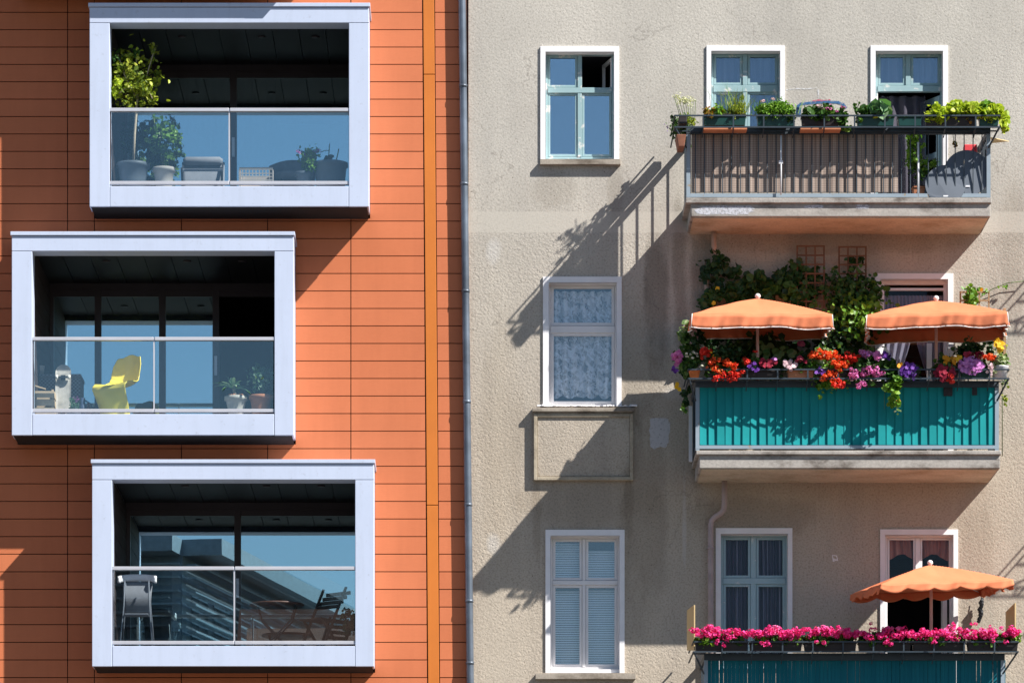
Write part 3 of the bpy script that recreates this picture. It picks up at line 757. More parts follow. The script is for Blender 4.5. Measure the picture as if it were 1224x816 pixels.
# W1: worn teal, upper right light standing open
w = surround('W1')
casement(w, WINS['W1'][1], 693, 108, ('teal_frame', 'teal_frame'), open_=(1,), sw=2.6, fw=2.5, mw=2.6, th=3.2, yb=190)
def opensash(b):
    xh = X(731); z0, z1 = Z(103.5), Z(66); a = math.radians(75)
    def pt(t, z): return (xh - .40 * t * math.cos(a), .13 + .40 * t * math.sin(a), z)
    for (t0, t1, q0, q1) in ((0, 1, z0, z0 + .04), (0, 1, z1 - .04, z1), (0, .1, z0 + .04, z1 - .04), (.9, 1, z0 + .04, z1 - .04)):
        p0, p1 = pt(t0, q0), pt(t1, q0); n = (.03, .006, 0)
        o_ = lambda p, z: [(p[0], p[1], z), (p[0] + n[0], p[1] + n[1], z)]
        A = o_(p0, q0) + o_(p1, q0)[::-1]; B = o_(p0, q1) + o_(p1, q1)[::-1]
        b.hull(A, B)
part('open_sash', w, 'white_trim', opensash)
part('paper_sheet', w, 'paper', lambda b: (b.pb(656, 690, 183.5, 189, FD - .058, FD - .052), b.pb(696, 731, 183.5, 189, FD - .058, FD - .052)))
sill(w, 645.5, 742, 191, 196.5)
# W2: white plastic window with lace
w = surround('W2')
casement(w, WINS['W2'][1], 696, 393.5, ('pvc', 'pvc'), glass='glass_blue', split_lower=False, split_upper=False, th=4.2, sw=3.4, fw=2.0, yb=485)
hem = lambda u: 3.2 * abs(math.sin(u * PI * 5.2)) + 3 * math.sin(u * 23) * .4
drape(w, 'curtain', 'lace', 658, 733, 344, 390, FD - .10, 44, .03)
drape(w, 'curtain', 'lace', 658, 733, 398, 469, FD - .10, 40, .03, hem=hem)
def sill2(b):
    b.pb(636, 758, 487, 491.5, -.005, .10); b.pb(638, 756, 491.5, 493.5, -.005, .07)
    for k in range(40):
        u = RND.uniform(637, 756); b.box(X(u), X(u) + RND.uniform(.015, .06), -RND.uniform(.06, .098), -.03, Z(487) + .001, Z(487) + RND.uniform(.01, .03), 1)
part('sill', w, ['sill', 'white_trim'], sill2, bevel=0.005)
def apron(b):
    ring(b, 638, 757, 494, 573.5, 4.2, -.005, .07, 1)
    b.pb(642.3, 752.7, 498.3, 569.2, -.005, .045, 0)
part('apron_panel', old, ['plaster', 'panel_rim'], apron, bevel=0.006)
# W3: white plastic window with blinds
w = surround('W3')
casement(w, WINS['W3'][1], 698, 696, ('pvc', 'pvc'), glass='glass_blue', sw=3.0, fw=2.4, mw=2.0, th=2.6, yb=799)
part('lower_ledge', w, 'pvc', lambda b: b.pb(658.5, 740, 799.3, 803.5, FD - .05, FD + .09))
def blinds(b):
    for (x0, x1, y0, y1) in ((662, 695, 647, 692), (701, 737, 656, 692), (662, 695, 704, 795), (701, 737, 703, 795)):
        y = y0
        while y < y1:
            b.quad((X(x0), .232, Z(y + 1.15)), (X(x1), .232, Z(y + 1.15)), (X(x1), .246, Z(y - 1.05)), (X(x0), .246, Z(y - 1.05)))
            y += 2.75
        b.pb(x0, x1, y1, y1 + 1.4, FD - .13, FD - .115)
part('blind', w, 'blind', blinds)
sill(w, 640, 760, 804.5, 811)
# W4: worn teal, closed
w = surround('W4')
casement(w, WINS['W4'][1], 890.5, 106, ('teal_frame', 'teal_frame'), glass='glass_mid', sw=2.8, fw=2.6, mw=2.8, th=4.0, yb=200)
drape(w, 'curtain', 'net_blue', 852, 931, 64, 200, FD - .12, 50, .02)
# W5: balcony door, lower leaf open
w = surround('W5')
casement(w, WINS['W5'][1], 1085.5, 106, ('teal_frame', 'teal_frame'), glass='glass_mid', sw=2.8, fw=2.6, mw=3.0, th=3.6, yb=256, open_=(2,), split_lower=False)
drape(w, 'curtain', 'net_blue', 1049, 1125, 64, 103, FD - .12, 50, .018)
drape(w, 'door_curtain', 'mesh_curtain', 1049, 1108, 110, 256, FD - .10, 30, .03)
def leaf5(b):
    xh = X(1124); z0, z1 = Z(255), Z(111); a = math.radians(62)
    def pt(t): return Vector((xh - .42 * t * math.cos(a), .14 + .42 * t * math.sin(a), 0))
    n = Vector((.04 * math.sin(a), .04 * math.cos(a), 0))
    def slab_(t0, t1, q0, q1, m=0):
        p0, p1 = pt(t0), pt(t1)
        r = [p0, p1, p1 + n, p0 + n]
        b.hull([(p.x, p.y, q0) for p in r], [(p.x, p.y, q1) for p in r], m)
    slab_(0, .16, z0, z1); slab_(.84, 1, z0, z1); slab_(.16, .84, z0, z0 + .3); slab_(.16, .84, z1 - .08, z1); slab_(.16, .84, z0 + .75, z0 + .82)
    slab_(.16, .84, z1 - .09, z0 + .82, 1) if False else None
part('door_leaf', w, 'teal_dark', leaf5)
# W6: balcony door behind the second parasol
w = surround('W6')
def f6(b):
    x0, x1, y0, y1 = WINS['W6'][1]
    b.pb(x0 + .2, x1 - .2, y0 + 1.2, y0 + 6, FD - .06, FD)
    b.pb(x0 + .2, x0 + 5, y0 + 6, y1, FD - .06, FD); b.pb(x1 - 5, x1 - .2, y0 + 6, y1, FD - .06, FD)
    b.pb(x0 + 5, x1 - 5, 344, 347, FD - .06, FD - .01)
    b.pb(1108, 1114, 410, y1, FD - .06, FD - .004)
part('frame', w, 'white_trim', f6, bevel=0.004)
part('glass', w, 'glass_clear', lambda b: b.pb(1057, 1108, 347, 556, FD - .034, FD - .026))
drape(w, 'valance_curtain', 'lilac_net', 1056, 1131, 349, 374, FD - .09, 110, .012)
def tied(b):
    for sx in (1, -1):
        def f(u, v):
            xo = 1094 - sx * 38; xi = 1094 + sx * 2
            k = 1 - .78 * min(1, v / .62) ** 1.4 if v < .62 else .22 + .25 * (v - .62)
            x = xo + (xi - xo) * u * k
            return (X(x), .25 + .02 * math.sin(u * 24), Z(374 + v * 170))
        b.sheet(f, 40, 26)
part('drape', w, 'lilac_net', tied)
# W7: teal frame, striped curtains
w = surround('W7')
casement(w, WINS['W7'][1], 900.5, 694, ('teal_dark', 'teal_dark'), glass='glass_clear', sw=2.8, fw=2.6, mw=3.2, th=3.6, yb=798)
drape(w, 'curtain', 'dark_stripe', 864, 940, 641, 798, FD - .09, 95, .022, nu=200)
# W8: door with brown curtains
w = surround('W8')
casement(w, WINS['W8'][1], 1097, 702, ('pvc', 'pvc'), glass='glass_clear', sw=2.2, fw=2.4, mw=2.8, th=2.4, yb=876, open_=(2, 3), split_lower=False)
hem8 = lambda u: 4 * math.cos(u * PI * 4)
drape(w, 'curtain', 'rust_curtain', 1061, 1137, 642, 663, FD - .10, 60, .02, hem=hem8)
part('door_leaf', w, 'pvc', lambda b: (b.pb(1127, 1132, 706, 876, FD - .30, FD - .08), b.pb(1135, 1137, 706, 876, FD - .08, FD - .03)))

# wall details: repair patch, spray paint, dowel, pipes
def patch(b):
    pts = [(777, 500), (783, 498.5), (796, 499), (799.5, 502), (801, 515), (799, 527), (797, 534.5), (789, 533), (784, 536), (778, 535), (776.5, 520)]
    q = []
    for (xa, ya), (xb, yb) in zip(pts, pts[1:] + pts[:1]):
        for k in range(4): q.append((xa + (xb - xa) * k / 4 + RND.uniform(-1.1, 1.1), ya + (yb - ya) * k / 4 + RND.uniform(-1.1, 1.1)))
    pts = q
    b.add([P(x, y, .004) for x, y in pts], [tuple(range(len(pts)))])
    b.add([P(x, y, .0005) for x, y in pts], [])
    n = len(pts)
    b.f += [(i, n + i, n + (i + 1) % n, (i + 1) % n) for i in range(n)]; b.m += [0] * n; b.s += [False] * n
part('mortar_patch', old, 'patch', patch)
def stroke(b, pts, w, m):
    for i, ((x0, y0), (x1, y1)) in enumerate(zip(pts[:-1], pts[1:])):
        a, c = Vector(P(x0, y0, .003 + i * .0002)), Vector(P(x1, y1, .003 + i * .0002))
        t = (c - a).normalized(); u = Vector((t.z, 0, -t.x)) * w / 2
        a, c = a - t * w * .3, c + t * w * .3
        b.quad(tuple(a - u), tuple(c - u), tuple(c + u), tuple(a + u), m)
def graf(b):
    stroke(b, [(953, 136), (954, 127), (957, 124.5), (966, 123.5), (977, 122.5), (990, 122), (1002, 122.5), (1008, 125), (1011, 129)], .034, 0)
    stroke(b, [(954.5, 138), (955, 130)], .06, 0)
    stroke(b, [(972, 121.5), (979, 120.2), (985, 121.2), (992, 120)], .03, 2)
    stroke(b, [(940, 107.5), (952, 106), (964, 106.5), (976, 105.2)], .014, 1)
    stroke(b, [(978, 107), (978.5, 118)], .02, 1)
part('graffiti', old, ['spray_blue', 'spray_white', 'spray_pink'], graf)
def graf2(b):
    stroke(b, [(995, 663), (1000, 664), (1001, 668), (997, 670), (995.5, 667), (1001.5, 669.5)], .012, 0)
    stroke(b, [(996, 670.5), (995, 663)], .012, 0)
part('chalk_mark', old, 'piping', graf2)
def zincpipe(b):
    f = lambda y: 552.3 + y / 816 * 9.8
    ys = [-450, -200, 0, 105, 300, 500, 603, 816, 1100, 1450]
    b.tube([P(f(y), y, .10) for y in ys], .048, 14)
    for y in (-180, 103, 220, 348, 480, 603, 718, 792, 900, 1150):
        b.tube([P(f(y) , y - 1.6, .10), P(f(y), y + 1.6, .10)], .054, 14)
    for y in (104, 350, 604, 793): b.pb(f(y) - 1, f(y) + 1, y - 1, y + 1, 0, .06)
part('downpipe', old, 'zinc', zincpipe)
def pinkpipe(b):
    b.tube([P(866, 575, .16), P(866, 602, .16), P(865, 609, .15), P(862, 613, .12), P(854, 618, .08), P(850.5, 622, .07), P(849.5, 628, .07), P(849.5, 760, .07), P(849.5, 900, .07)], .035, 12)
    for y in (655, 830): b.tube([P(849.5, y - 1.5, .07), P(849.5, y + 1.5, .07)], .042, 12); b.pb(845, 849, y - .7, y + .7, 0, .06)
part('downpipe', old, 'pipe_pink', pinkpipe)
part('downpipe', old, 'pipe_rust', lambda b: b.tube([P(853.5, 277, .16), P(853.5, 292, .16), P(854, 298, .14), P(856, 304, .10), P(857, 312, .07), P(845, 330, .06), P(845, 420, .06)], .032, 12))

# ------------------------------------------------------------------ balconies
def balcony(x0, x1, yr0, yr1, ys, dep, rail_top, rail_bot, px0, px1, rack, slab_over, bars=True):
    """x0,x1 slab body; yr0..yr1 rim; ys bottom of the slab face; rail_top (y0,y1), rail_bot (y0,y1); px0,px1 posts; rack (x0,x1,ytop,ybot)"""
    bal = part('balcony', old, 'slab', lambda b: (b.pb(x0, x1, yr1 - .3, ys, 0, dep), b.pb(x0 - slab_over, x1 + 1.5, yr0, yr1 - .35, 0, dep + .035)), bevel=0.01)
    part('soffit', bal, 'soffit', lambda b: b.box(X(x0, dep) + .03, X(x1, dep) - .03, -dep + .03, -.001, Z(ys, dep) - .012, Z(ys, dep) + .01))
    dr = dep - .02
    def rail(b):
        b.pb(px0, px1, rail_bot[0], rail_bot[1], dr - .04, dr, 0)
        b.pb(px0, px1, rail_top[0], rail_top[1], dr - .05, dr + .004, 1)
        for xx in (px0, px1 - 4.6):
            b.pb(xx, xx + 4.6, rail_top[1], yr0, dr - .045, dr - .002, 0)
        # side rails back to the wall and their bars
        for xx in (X(px0, dr) + .02, X(px1, dr) - .02):
            for (ya, yb) in (rail_top, rail_bot):
                b.box(xx - .02, xx + .02, -dr + .05, -.0, Z(yb, dr), Z(ya, dr), 1)
            yy = .12
            while yy < dr - .08:
                b.box(xx - .007, xx + .007, -yy - .007, -yy + .007, Z(rail_bot[0], dr), Z(rail_top[1], dr), 1); yy += .112
        p = px0 + 11
        while bars and p < px1 - 6:
            b.pb(p - .55, p + .55, rail_top[1], rail_bot[0], dr - .022, dr - .008, 1); p += 10.7
    part('railing', bal, ['rail_grey', 'rail_dark'], rail)
    rx0, rx1, ya, yb = rack; df = dep + .225; dn = dep + .02
    def rk(b):
        r = .0095
        for y in (ya, yb):
            b.bar(P(rx0, y, df), P(rx1, y, df), .016, .018)
            for px in (rx0, rx1): b.bar(P(px, y, df), (X(px, df), -.12 if px == rx0 else -dn, Z(y, df)), .016, .016)
        b.bar((X(rx0, df), -dn, Z(yb, df)), (X(rx1, df), -dn, Z(yb, df)), .016, .016)
        p = rx0 + 34
        while p < rx1 - 8:
            b.bar(P(p, ya - .8, df + .001), P(p, yb + .8, df + .001), .018, .012)
            b.bar((X(p, df), -df + .01, Z(yb, df) - .012), (X(p, df), -dn + .01, Z(yb, df) - .012), .014, .012)
            b.bar((X(p, df), -df + .02, Z(yb, df) - .02), (X(p, df), -dn + .03, Z(rail_top[1] + 4, dn)), .012, .008)
            p += 36.2
        b.bar((X(rx0 + 1, df), -df + .02, Z(yb + 1, df)), (X(px0, dn), -dn + .03, Z(rail_top[1] + 16, dn)), .018, .014)
        b.bar((X(rx1 - 1, df), -df + .02, Z(yb + 1, df)), (X(px1 - 2, dn), -dn + .03, Z(rail_top[1] + 16, dn)), .018, .014)
    part('planter_rack', bal, 'rack', rk)
    return bal
DEP = {1: 0.96, 2: 1.06, 3: 1.06}
b1 = balcony(826, 1184, 236.3, 243, 259, .96, (153, 160), (231.3, 235.7), 820.5, 1184, (806.5, 1195, 138.3, 152), 6.5)
b2 = balcony(836, 1195.5, 538, 543.5, 559.5, 1.06, (455, 462.5), (532, 536), 831.5, 1194, (823, 1206, 441.5, 452.3), 4, False)
b3 = balcony(845, 1202, 862, 868, 885, 1.06, (781, 788.5), (856, 860), 841.5, 1201, (829, 1217, 766.5, 778.5), 4, False)
def copy_tree(o, parent, off):
    c = o.copy(); COL.objects.link(c); c.parent = parent
    if off is not None: c.location = o.location + off
    for k in list(o.children): copy_tree(k, c, None)
for bb in (b1, b2): copy_tree(bb, old, Vector((6.05, 0, 0)))      # the next balconies along the same wall
def peel(b):
    for (xa, xb, ya, yb) in (spot,):
        q = []
        for k in range(30):
            a = 2 * PI * k / 30; r = RND.uniform(.72, 1.0)
            q.append(P((xa + xb) / 2 + (xb - xa) / 2 * r * max(-1, min(1, 1.25 * math.cos(a))), (ya + yb) / 2 + (yb - ya) / 2 * r * max(-1, min(1, 1.25 * math.sin(a))), .963))
        b.add(q, [tuple(range(30))])
for spot in ((829, 905, 245, 257.5), (960, 985, 245, 249), (1022, 1040, 244, 250)): part('peeling_paint', b1, 'peel', peel)
def reed(b):
    dd = .96 - .055
    def f(u, v):
        x = 826.5 + (1073.5 - 826.5) * u
        return (X(x, dd), -dd + .003 * math.sin(u * 61) + .002 * math.sin(u * 170 + v), Z(159 + (230.5 - 159) * v, dd))
    b.sheet(f, 260, 48)
    xs = X(825.2, dd)
    b.sheet(lambda u, v: (xs + .006 * math.sin(u * 20), -dd + .004 + .40 * u, Z(159 + (230.5 - 159) * v, dd)), 30, 3)
part('reed_screen', b1, 'reed', reed, solid=0.008)
def pole1(b):
    b.tube([P(933.5, 162, .985), P(933.5, 233, .985)], .011, 8); b.pb(931, 936, 192, 195.5, .955, .995)
part('support_pole', b1, 'white_metal', pole1)
part('support_pole', b1, 'white_metal', lambda b: b.tube([P(1097.5, 170, .93), P(1097.5, 236, .93)], .012, 8))
def teal(b):
    dd = 1.06 - .05
    def f(u, v):
        x = 836.3 + (1190 - 836.3) * u
        ph = u * 353.7 / 10.15
        a = (ph % 1)
        return (X(x, dd), -dd - .012 + (.018 + .008 * math.sin(math.floor(ph) * 2.3)) * a ** .8 + .006 * math.sin(u * 37) + .003 * math.sin(v * 4 + math.floor(ph)), Z(461 + (532.5 - 461) * v, dd))
    b.sheet(f, 700, 40)
    xs = X(834.5, dd)
    b.sheet(lambda u, v: (xs + .008 * math.sin(u * 55), -dd + .95 * u, Z(461 + 71.5 * v, dd)), 60, 2)
part('screen', b2, 'teal_screen', teal, solid=0.006)
part('screen_notch', b2, 'planter_dark', lambda b: b.pb(1128, 1138.5, 463, 473, 1.030, 1.040))
part('screen_notch', b2, 'planter_dark', lambda b: b.pb(1162, 1168, 463, 472, 1.030, 1.040))
part('side_board', b2, 'white_metal', lambda b: b.pb(823.5, 827.5, 485, 551, .55, .60))
def slats3(b):
    dd = 1.06 - .05; x = 845.5
    while x < 1198:
        w = 4.6
        b.pb(x, x + w, 788.5, 856, dd - .012, dd + RND.uniform(0, .004)); x += w + (.12 if RND.random() < .75 else .5)
part('screen', b3, 'blue_screen', slats3)
def sideboards(b):
    b.hull([P(821, 777, .62), P(829.5, 777, 1.05), (X(829.5, 1.05) + .015, -1.05, Z(777, 1.05)), (X(821, .62) + .015, -.62, Z(777, .62))],
           [P(821, 729, .62), P(829.5, 722.5, 1.05), (X(829.5, 1.05) + .015, -1.05, Z(722.5, 1.05)), (X(821, .62) + .015, -.62, Z(729, .62))])
part('side_board', b3, 'yellow_board', sideboards)
part('side_board', b3, 'yellow_board', lambda b: b.hull([P(1202, 772, .55), P(1213, 772, 1.05), (X(1213, 1.05) + .015, -1.05, Z(772, 1.05)), (X(1202, .55) + .015, -.55, Z(772, .55))],
           [P(1202, 731, .55), P(1213, 720, 1.05), (X(1213, 1.05) + .015, -1.05, Z(720, 1.05)), (X(1202, .55) + .015, -.55, Z(731, .55))]))
part('side_board', b2, 'wood', lambda b: b.pb(1199.5, 1202.5, 368, 452, .90, .93))

# ------------------------------------------------------------------ parasols
def parasol(label, px, py_edge, d, half, hy, h, rot, tilt, drop, scallop, floor_z, group='orange parasols on the balconies', roll=0.0):
    c = Vector(P(px, py_edge, d))
    root = thing('parasol', label, 'parasol', (c.x, c.y, floor_z), group)
    R3 = Matrix.Rotation(math.radians(tilt), 3, 'Y') @ Matrix.Rotation(math.radians(roll), 3, 'X') @ Matrix.Rotation(math.radians(rot), 3, 'Z')
    def W(p): return tuple(c + R3 @ Vector(p))
    def can(b):
        n = 26
        def f(u, v):
            a, e = u * 2 - 1, v * 2 - 1
            m = max(abs(a), abs(e))
            # cloth sags between the four corner ribs
            sag = -.06 * (1 - min(abs(a), abs(e)) / max(m, 1e-6)) * m * (1 - m) * 4 * .5
            edge = .03 * m * m * (1 - min(abs(a), abs(e)) / max(m, 1e-6))
            return W((a * half * (1 - edge), e * hy * (1 - edge), h * (1 - m ** 1.22) + sag + .006 * math.sin(a * 9 + e * 7) * m))
        b.sheet(f, n * 2, n * 2)
        per = []
        K = 80
        for k in range(4 * K):
            s_, t = divmod(k, K); t = t / K * 2 - 1
            q = [(t, -1), (1, t), (-t, 1), (-1, -t)][s_]
            per.append(q + (k / K * 1.0,))
        rings = []
        for j in range(5):
            v = j / 4; rr = []
            for (a, e, s) in per:
                m = 1 - .03 * (1 - min(abs(a), abs(e)))
                sc = drop * (1 - scallop * .42 * (1 - abs(math.sin(s * PI * 5.0)))) + (0 if scallop else .012 * math.sin(s * 9))
                wv = (.016 * math.sin(s * 23 + 2 * v) + .010 * math.sin(s * 57 + 1 + 3 * v) + .006 * math.sin(s * 91 + 4 * v)) * v
                rr.append(W((a * half * (m + .012 * v) + (wv if abs(e) < 1 else 0), e * hy * (m + .012 * v) + (wv if abs(a) < 1 else 0), .006 * math.sin(a * 9 + e * 7) - v * sc)))
            rings.append(rr)
        K4 = 4 * K; base = len(b.v)
        for rr in rings: b.v.extend(rr)
        for j in range(4):
            for k in range(K4):
                b.f.append((base + j * K4 + k, base + j * K4 + (k + 1) % K4, base + (j + 1) * K4 + (k + 1) % K4, base + (j + 1) * K4 + k)); b.m.append(0); b.s.append(True)
        can.hem = rings[-1]
    cn = part('canopy', root, 'parasol', can, solid=0.004)
    if not scallop:
        hem = can.hem
        part('edging', cn, 'piping', lambda b: b.tube(hem[::2], .0065, 6, closed=True))
        for sx in (1, -1):
            for sy in (1, -1): part('edging', cn, 'piping', lambda b: b.tube([W((sx * half * 1.0, sy * hy * 1.0, .002)), W((sx * half * 1.015, sy * hy * 1.015, -drop))], .005, 6))
    top = Vector(W((0, 0, h))); foot = Vector((c.x, c.y, floor_z))
    for sx in (1, -1):
        for sy in (1, -1): part('rib', cn, 'white_metal', lambda b: b.tube([W((0, 0, h - .05)), W((sx * half * .97, sy * hy * .97, -.02))], .006, 6))
    part('pole', root, 'pole', lambda b: b.tube([tuple(foot + Vector((0, 0, .05))), tuple(c - Vector((0, 0, .1))), tuple(top)], .019, 12))
    part('finial', root, 'finial', lambda b: b.lathe(tuple(top + Vector((0, 0, -.01))), [(.022, 0), (.022, .02), (.034, .03), (.036, .045), (.03, .062), (.016, .072), (.004, .076)], 16))
    part('base', root, 'pot_grey', lambda b: b.lathe(tuple(foot), [(.045, 0), (.045, .05), (.03, .07), (.026, .2)], 16))
    return root
fz = {1: Z(236.3, .96), 2: Z(538, 1.06), 3: Z(862, 1.06)}
parasol('orange parasol with white edging shading the vine covered left end of the middle balcony', 905.5, 382.5, .95, .86, .58, .26, 2, 0.2, .165, 0, fz[2], roll=4)
parasol('orange parasol with white edging in front of the middle balcony door', 1119, 384, .95, .855, .60, .25, -5, -0.4, .165, 0, fz[2], roll=2)
parasol('orange parasol with scalloped edge and no white edging over the magenta geraniums', 1113, 701.5, .95, .85, .60, .27, 13, -3.0, .11, 1, fz[3], roll=2)

# ------------------------------------------------------------------ plants
def rack_plant(label, cat, bx, d, box=None, foliage=(), flowers=(), blades=(), stems=(), group=None, name='flower_box', rd=.11, tray=None):
    """box: (x0,x1,ytop,ybot,material); foliage: (cx,cy,rx,ry,n,size,mat[,asp]); flowers: (cx,cy,rx,ry,n,radius,mat,kind)"""
    zb = Z(box[3], d) if box else Z(bx[1], d)
    root = thing(name, label, cat, (X(bx[0], d), -d, zb), group)
    if box:
        x0, x1, ya, yb, mat = box[:5]
        def fn(b):
            xa, xb, za, zt = X(x0, d), X(x1, d), Z(yb, d), Z(ya, d); t = .07; e = .01
            b.hull([(xa + .008, -d - t + .015, za), (xb - .008, -d - t + .015, za), (xb - .008, -d + t - .015, za), (xa + .008, -d + t - .015, za)],
                   [(xa, -d - t, zt - .02), (xb, -d - t, zt - .02), (xb, -d + t, zt - .02), (xa, -d + t, zt - .02)])
            b.box(xa - e, xb + e, -d - t - e, -d + t + e, zt - .0195, zt)
        pl = part('planter', root, mat, fn, bevel=0.006)
        part('soil', pl, 'soil', lambda b: b.box(X(x0 + 1, d), X(x1 - 1, d), -d - .08, -d + .08, Z(ya, d) + .0005, Z(ya, d) + .012))
        if tray: part('drip_tray', root, tray, lambda b: b.pb(x0 - 1, x1 + 2, yb + .5, yb + 3.2, d - .10, d + .10))
    if foliage:
        mats = []; mb = MB()
        for f in foliage:
            cx, cy, rx, ry, n, size, mat = f[:7]; asp = f[7] if len(f) > 7 else .42
            if mat not in mats: mats.append(mat)
            mb.leaves(clump(cx, cy, rx, ry, d + (f[8] if len(f) > 8 else 0), rd if len(f) < 10 else f[9], n), size, mats.index(mat), asp)
        mb.build('foliage', mats, root)
    for (cx, cy, n, h, lean, mat, wdt) in blades:
        mb = MB()
        for k in range(n):
            a = Vector(P(cx + RND.gauss(0, 1) * lean[0], cy, d + RND.uniform(-.07, .07)))
            tp = a + Vector((RND.gauss(0, lean[1]), RND.gauss(0, lean[1]) * .6, h * RND.uniform(.5, 1.1)))
            md = (a + tp) / 2 + Vector((0, 0, h * .12)); u = Vector((RND.uniform(-1, 1), RND.uniform(-1, 1), 0)).normalized() * wdt
            mb.add([tuple(a - u), tuple(a + u), tuple(md + u * .8), tuple(md - u * .8), tuple(tp)], [(0, 1, 2, 3), (3, 2, 4)])
        mb.build('grass_blades', mat, root)
    if stems:
        mb = MB()
        for pts, r in stems: mb.tube([P(x, y, d + o) for x, y, o in pts], r, 5)
        mb.build('stem', 'stem', root)
    groups = {}
    for f in flowers: groups.setdefault(f[6], []).append(f)
    for mat, fl in groups.items():
        mb = MB()
        for (cx, cy, rx, ry, n, r, _, kind) in fl:
            dd = d + .10
            C = ell(cx, cy, rx, ry, dd, .07, int(n * (1.45 if kind in ('head', 'petunia') else 1)))
            if kind == 'head': heads(mb, C, r, 0, 24)
            elif kind == 'umbel': heads(mb, C, r, 0, 16, ps=.5)
            elif kind == 'daisy': daisies(mb, C, r * .75, 0, 9)
            elif kind == 'petunia': daisies(mb, C, r, 0, 5)
            else: mb.leaves(C, r, 0, .5)
        mb.build('blossom', mat, root)
    return root
D1 = .96 + .10; D2 = 1.06 + .12
# --- top balcony
g1 = 'planted boxes on the top balcony rail'
ry_ = rack_plant('tall white yarrow in a box hung along the left side of the top balcony', 'flower box', (814, 172), .70, None,
    [(816, 158, 12, 22, 420, .05, 'lf_mid', .2), (822, 148, 10, 14, 240, .05, 'lf_olive', .18), (806, 148, 4, 12, 40, .04, 'lf_dark')],
    [(815, 117, 13, 7, 16, .035, 'pt_cream', 'umbel'), (826, 122, 8, 6, 8, .03, 'pt_cream', 'umbel'), (797, 152, 4, 8, 8, .018, 'pt_violet', 'x')],
    stems=[(((816 + k * 1.6, 160, 0), (813 + k * 2.2, 140, .02), (806 + k * 3.2, 116 + (k * 7) % 9, .0)), .004) for k in range(9)], group=g1, rd=.42)
part('planter', ry_, 'clay_old', lambda b: b.hull([(X(811, 1.16), -1.16, Z(175, 1.16)), (X(818, 1.16), -1.16, Z(175, 1.16)), (X(818, 1.16), -.82, Z(175, 1.16)), (X(811, 1.16), -.82, Z(175, 1.16))],
    [(X(808.5, 1.16), -1.18, Z(161, 1.16)), (X(820, 1.16), -1.18, Z(161, 1.16)), (X(820, 1.16), -.80, Z(161, 1.16)), (X(808.5, 1.16), -.80, Z(161, 1.16))]), bevel=.006)
part('shadow_box', ry_, 'planter_dark', lambda b: b.box(X(809.5, .7), X(819, .7), -1.14, -.15, Z(158, .7), Z(149, .7)), bevel=.006)  # second side box, added to widen the planter shadow on the wall
rack_plant('green box with rusty yellow succulents and thin grass, left on the top rail', 'flower box', (865, 152), D1, (841, 891, 139, 151.5, 'planter_green'),
    [(852, 134, 13, 6.5, 330, .045, 'lf_red', .35), (862, 135, 14, 6, 260, .045, 'lf_bright', .3), (881, 134, 11, 8, 380, .055, 'lf_olive', .14), (886, 126, 5, 12, 90, .05, 'lf_olive', .12)],
    blades=[(880, 138, 70, .32, (7, .10), 'lf_olive', .004), (872, 138, 30, .42, (12, .16), 'lf_bright', .003)], group=g1, tray='clay')
rack_plant('green box with bright feathery green herb, second on the top rail', 'flower box', (928, 152), D1, (905, 949, 139, 152, 'planter_green'),
    [(927, 134, 25, 10, 1300, .055, 'lf_bright', .2), (918, 131, 14, 9, 400, .05, 'lf_bright', .25), (940, 139, 14, 6, 250, .05, 'lf_mid', .2)],
    [(911, 120, 3, 2, 3, .018, 'pt_palepink', 'head'), (925, 117, 3, 2, 3, .014, 'pt_palepink', 'head')],
    stems=[(((916, 138, 0), (913, 128, 0), (911, 120, 0)), .003), (((922, 138, 0), (924, 126, 0), (925, 118, 0)), .003)], blades=[(925, 136, 50, .22, (12, .1), 'lf_bright', .004)], group=g1)
rack_plant('dark box of pink budded geranium leaves trailing over the top rail', 'flower box', (988, 152), D1, (958, 1003, 140, 151.5, 'planter_dark'),
    [(982, 136, 25, 9, 330, .075, 'lf_mid', .48), (1004, 142, 13, 8, 130, .07, 'lf_mid', .48), (1012, 152, 7, 5, 40, .06, 'lf_bright', .45), (972, 144, 6, 6, 40, .05, 'lf_red', .4)],
    [(978, 127, 3, 2, 2, .028, 'pt_palepink', 'head'), (995, 130, 14, 4, 5, .022, 'pt_pink', 'head'), (1010, 129, 2, 2, 2, .022, 'pt_pink', 'head')], group=g1, tray='clay')
rack_plant('green box with large cabbage leaves and one yellow leaf', 'flower box', (1043, 152), D1, (1024, 1068, 140, 152, 'planter_green'),
    [(1047, 135, 20, 9, 60, .15, 'lf_cab', .42), (1030, 130, 9, 9, 130, .05, 'lf_mid', .4), (1058, 138, 10, 6, 30, .12, 'lf_cab', .42), (1048, 143, 5, 3, 4, .10, 'lf_lime', .45), (1030, 145, 8, 4, 40, .05, 'lf_bright', .4)], group=g1)
rack_plant('dark green empty planter left of the lime lettuce on the top rail', 'planter', (1085, 152), D1, (1073, 1101, 140, 152, 'planter_green'), [(1084, 139.5, 8, 2, 14, .035, 'lf_mid')], group=g1, name='planter_box')
rack_plant('long dark box overflowing with lime lettuce at the right end of the top rail', 'flower box', (1150, 152), D1, (1106, 1166, 140, 152, 'planter_dark'),
    [(1120, 137, 17, 8, 520, .07, 'lf_lime', .5), (1145, 133, 18, 9, 620, .07, 'lf_lime', .5), (1164, 133, 14, 9, 420, .07, 'lf_lime', .5), (1116, 143, 8, 6, 130, .06, 'lf_lime', .5), (1158, 143, 10, 4, 60, .06, 'lf_red', .4)], group=g1)
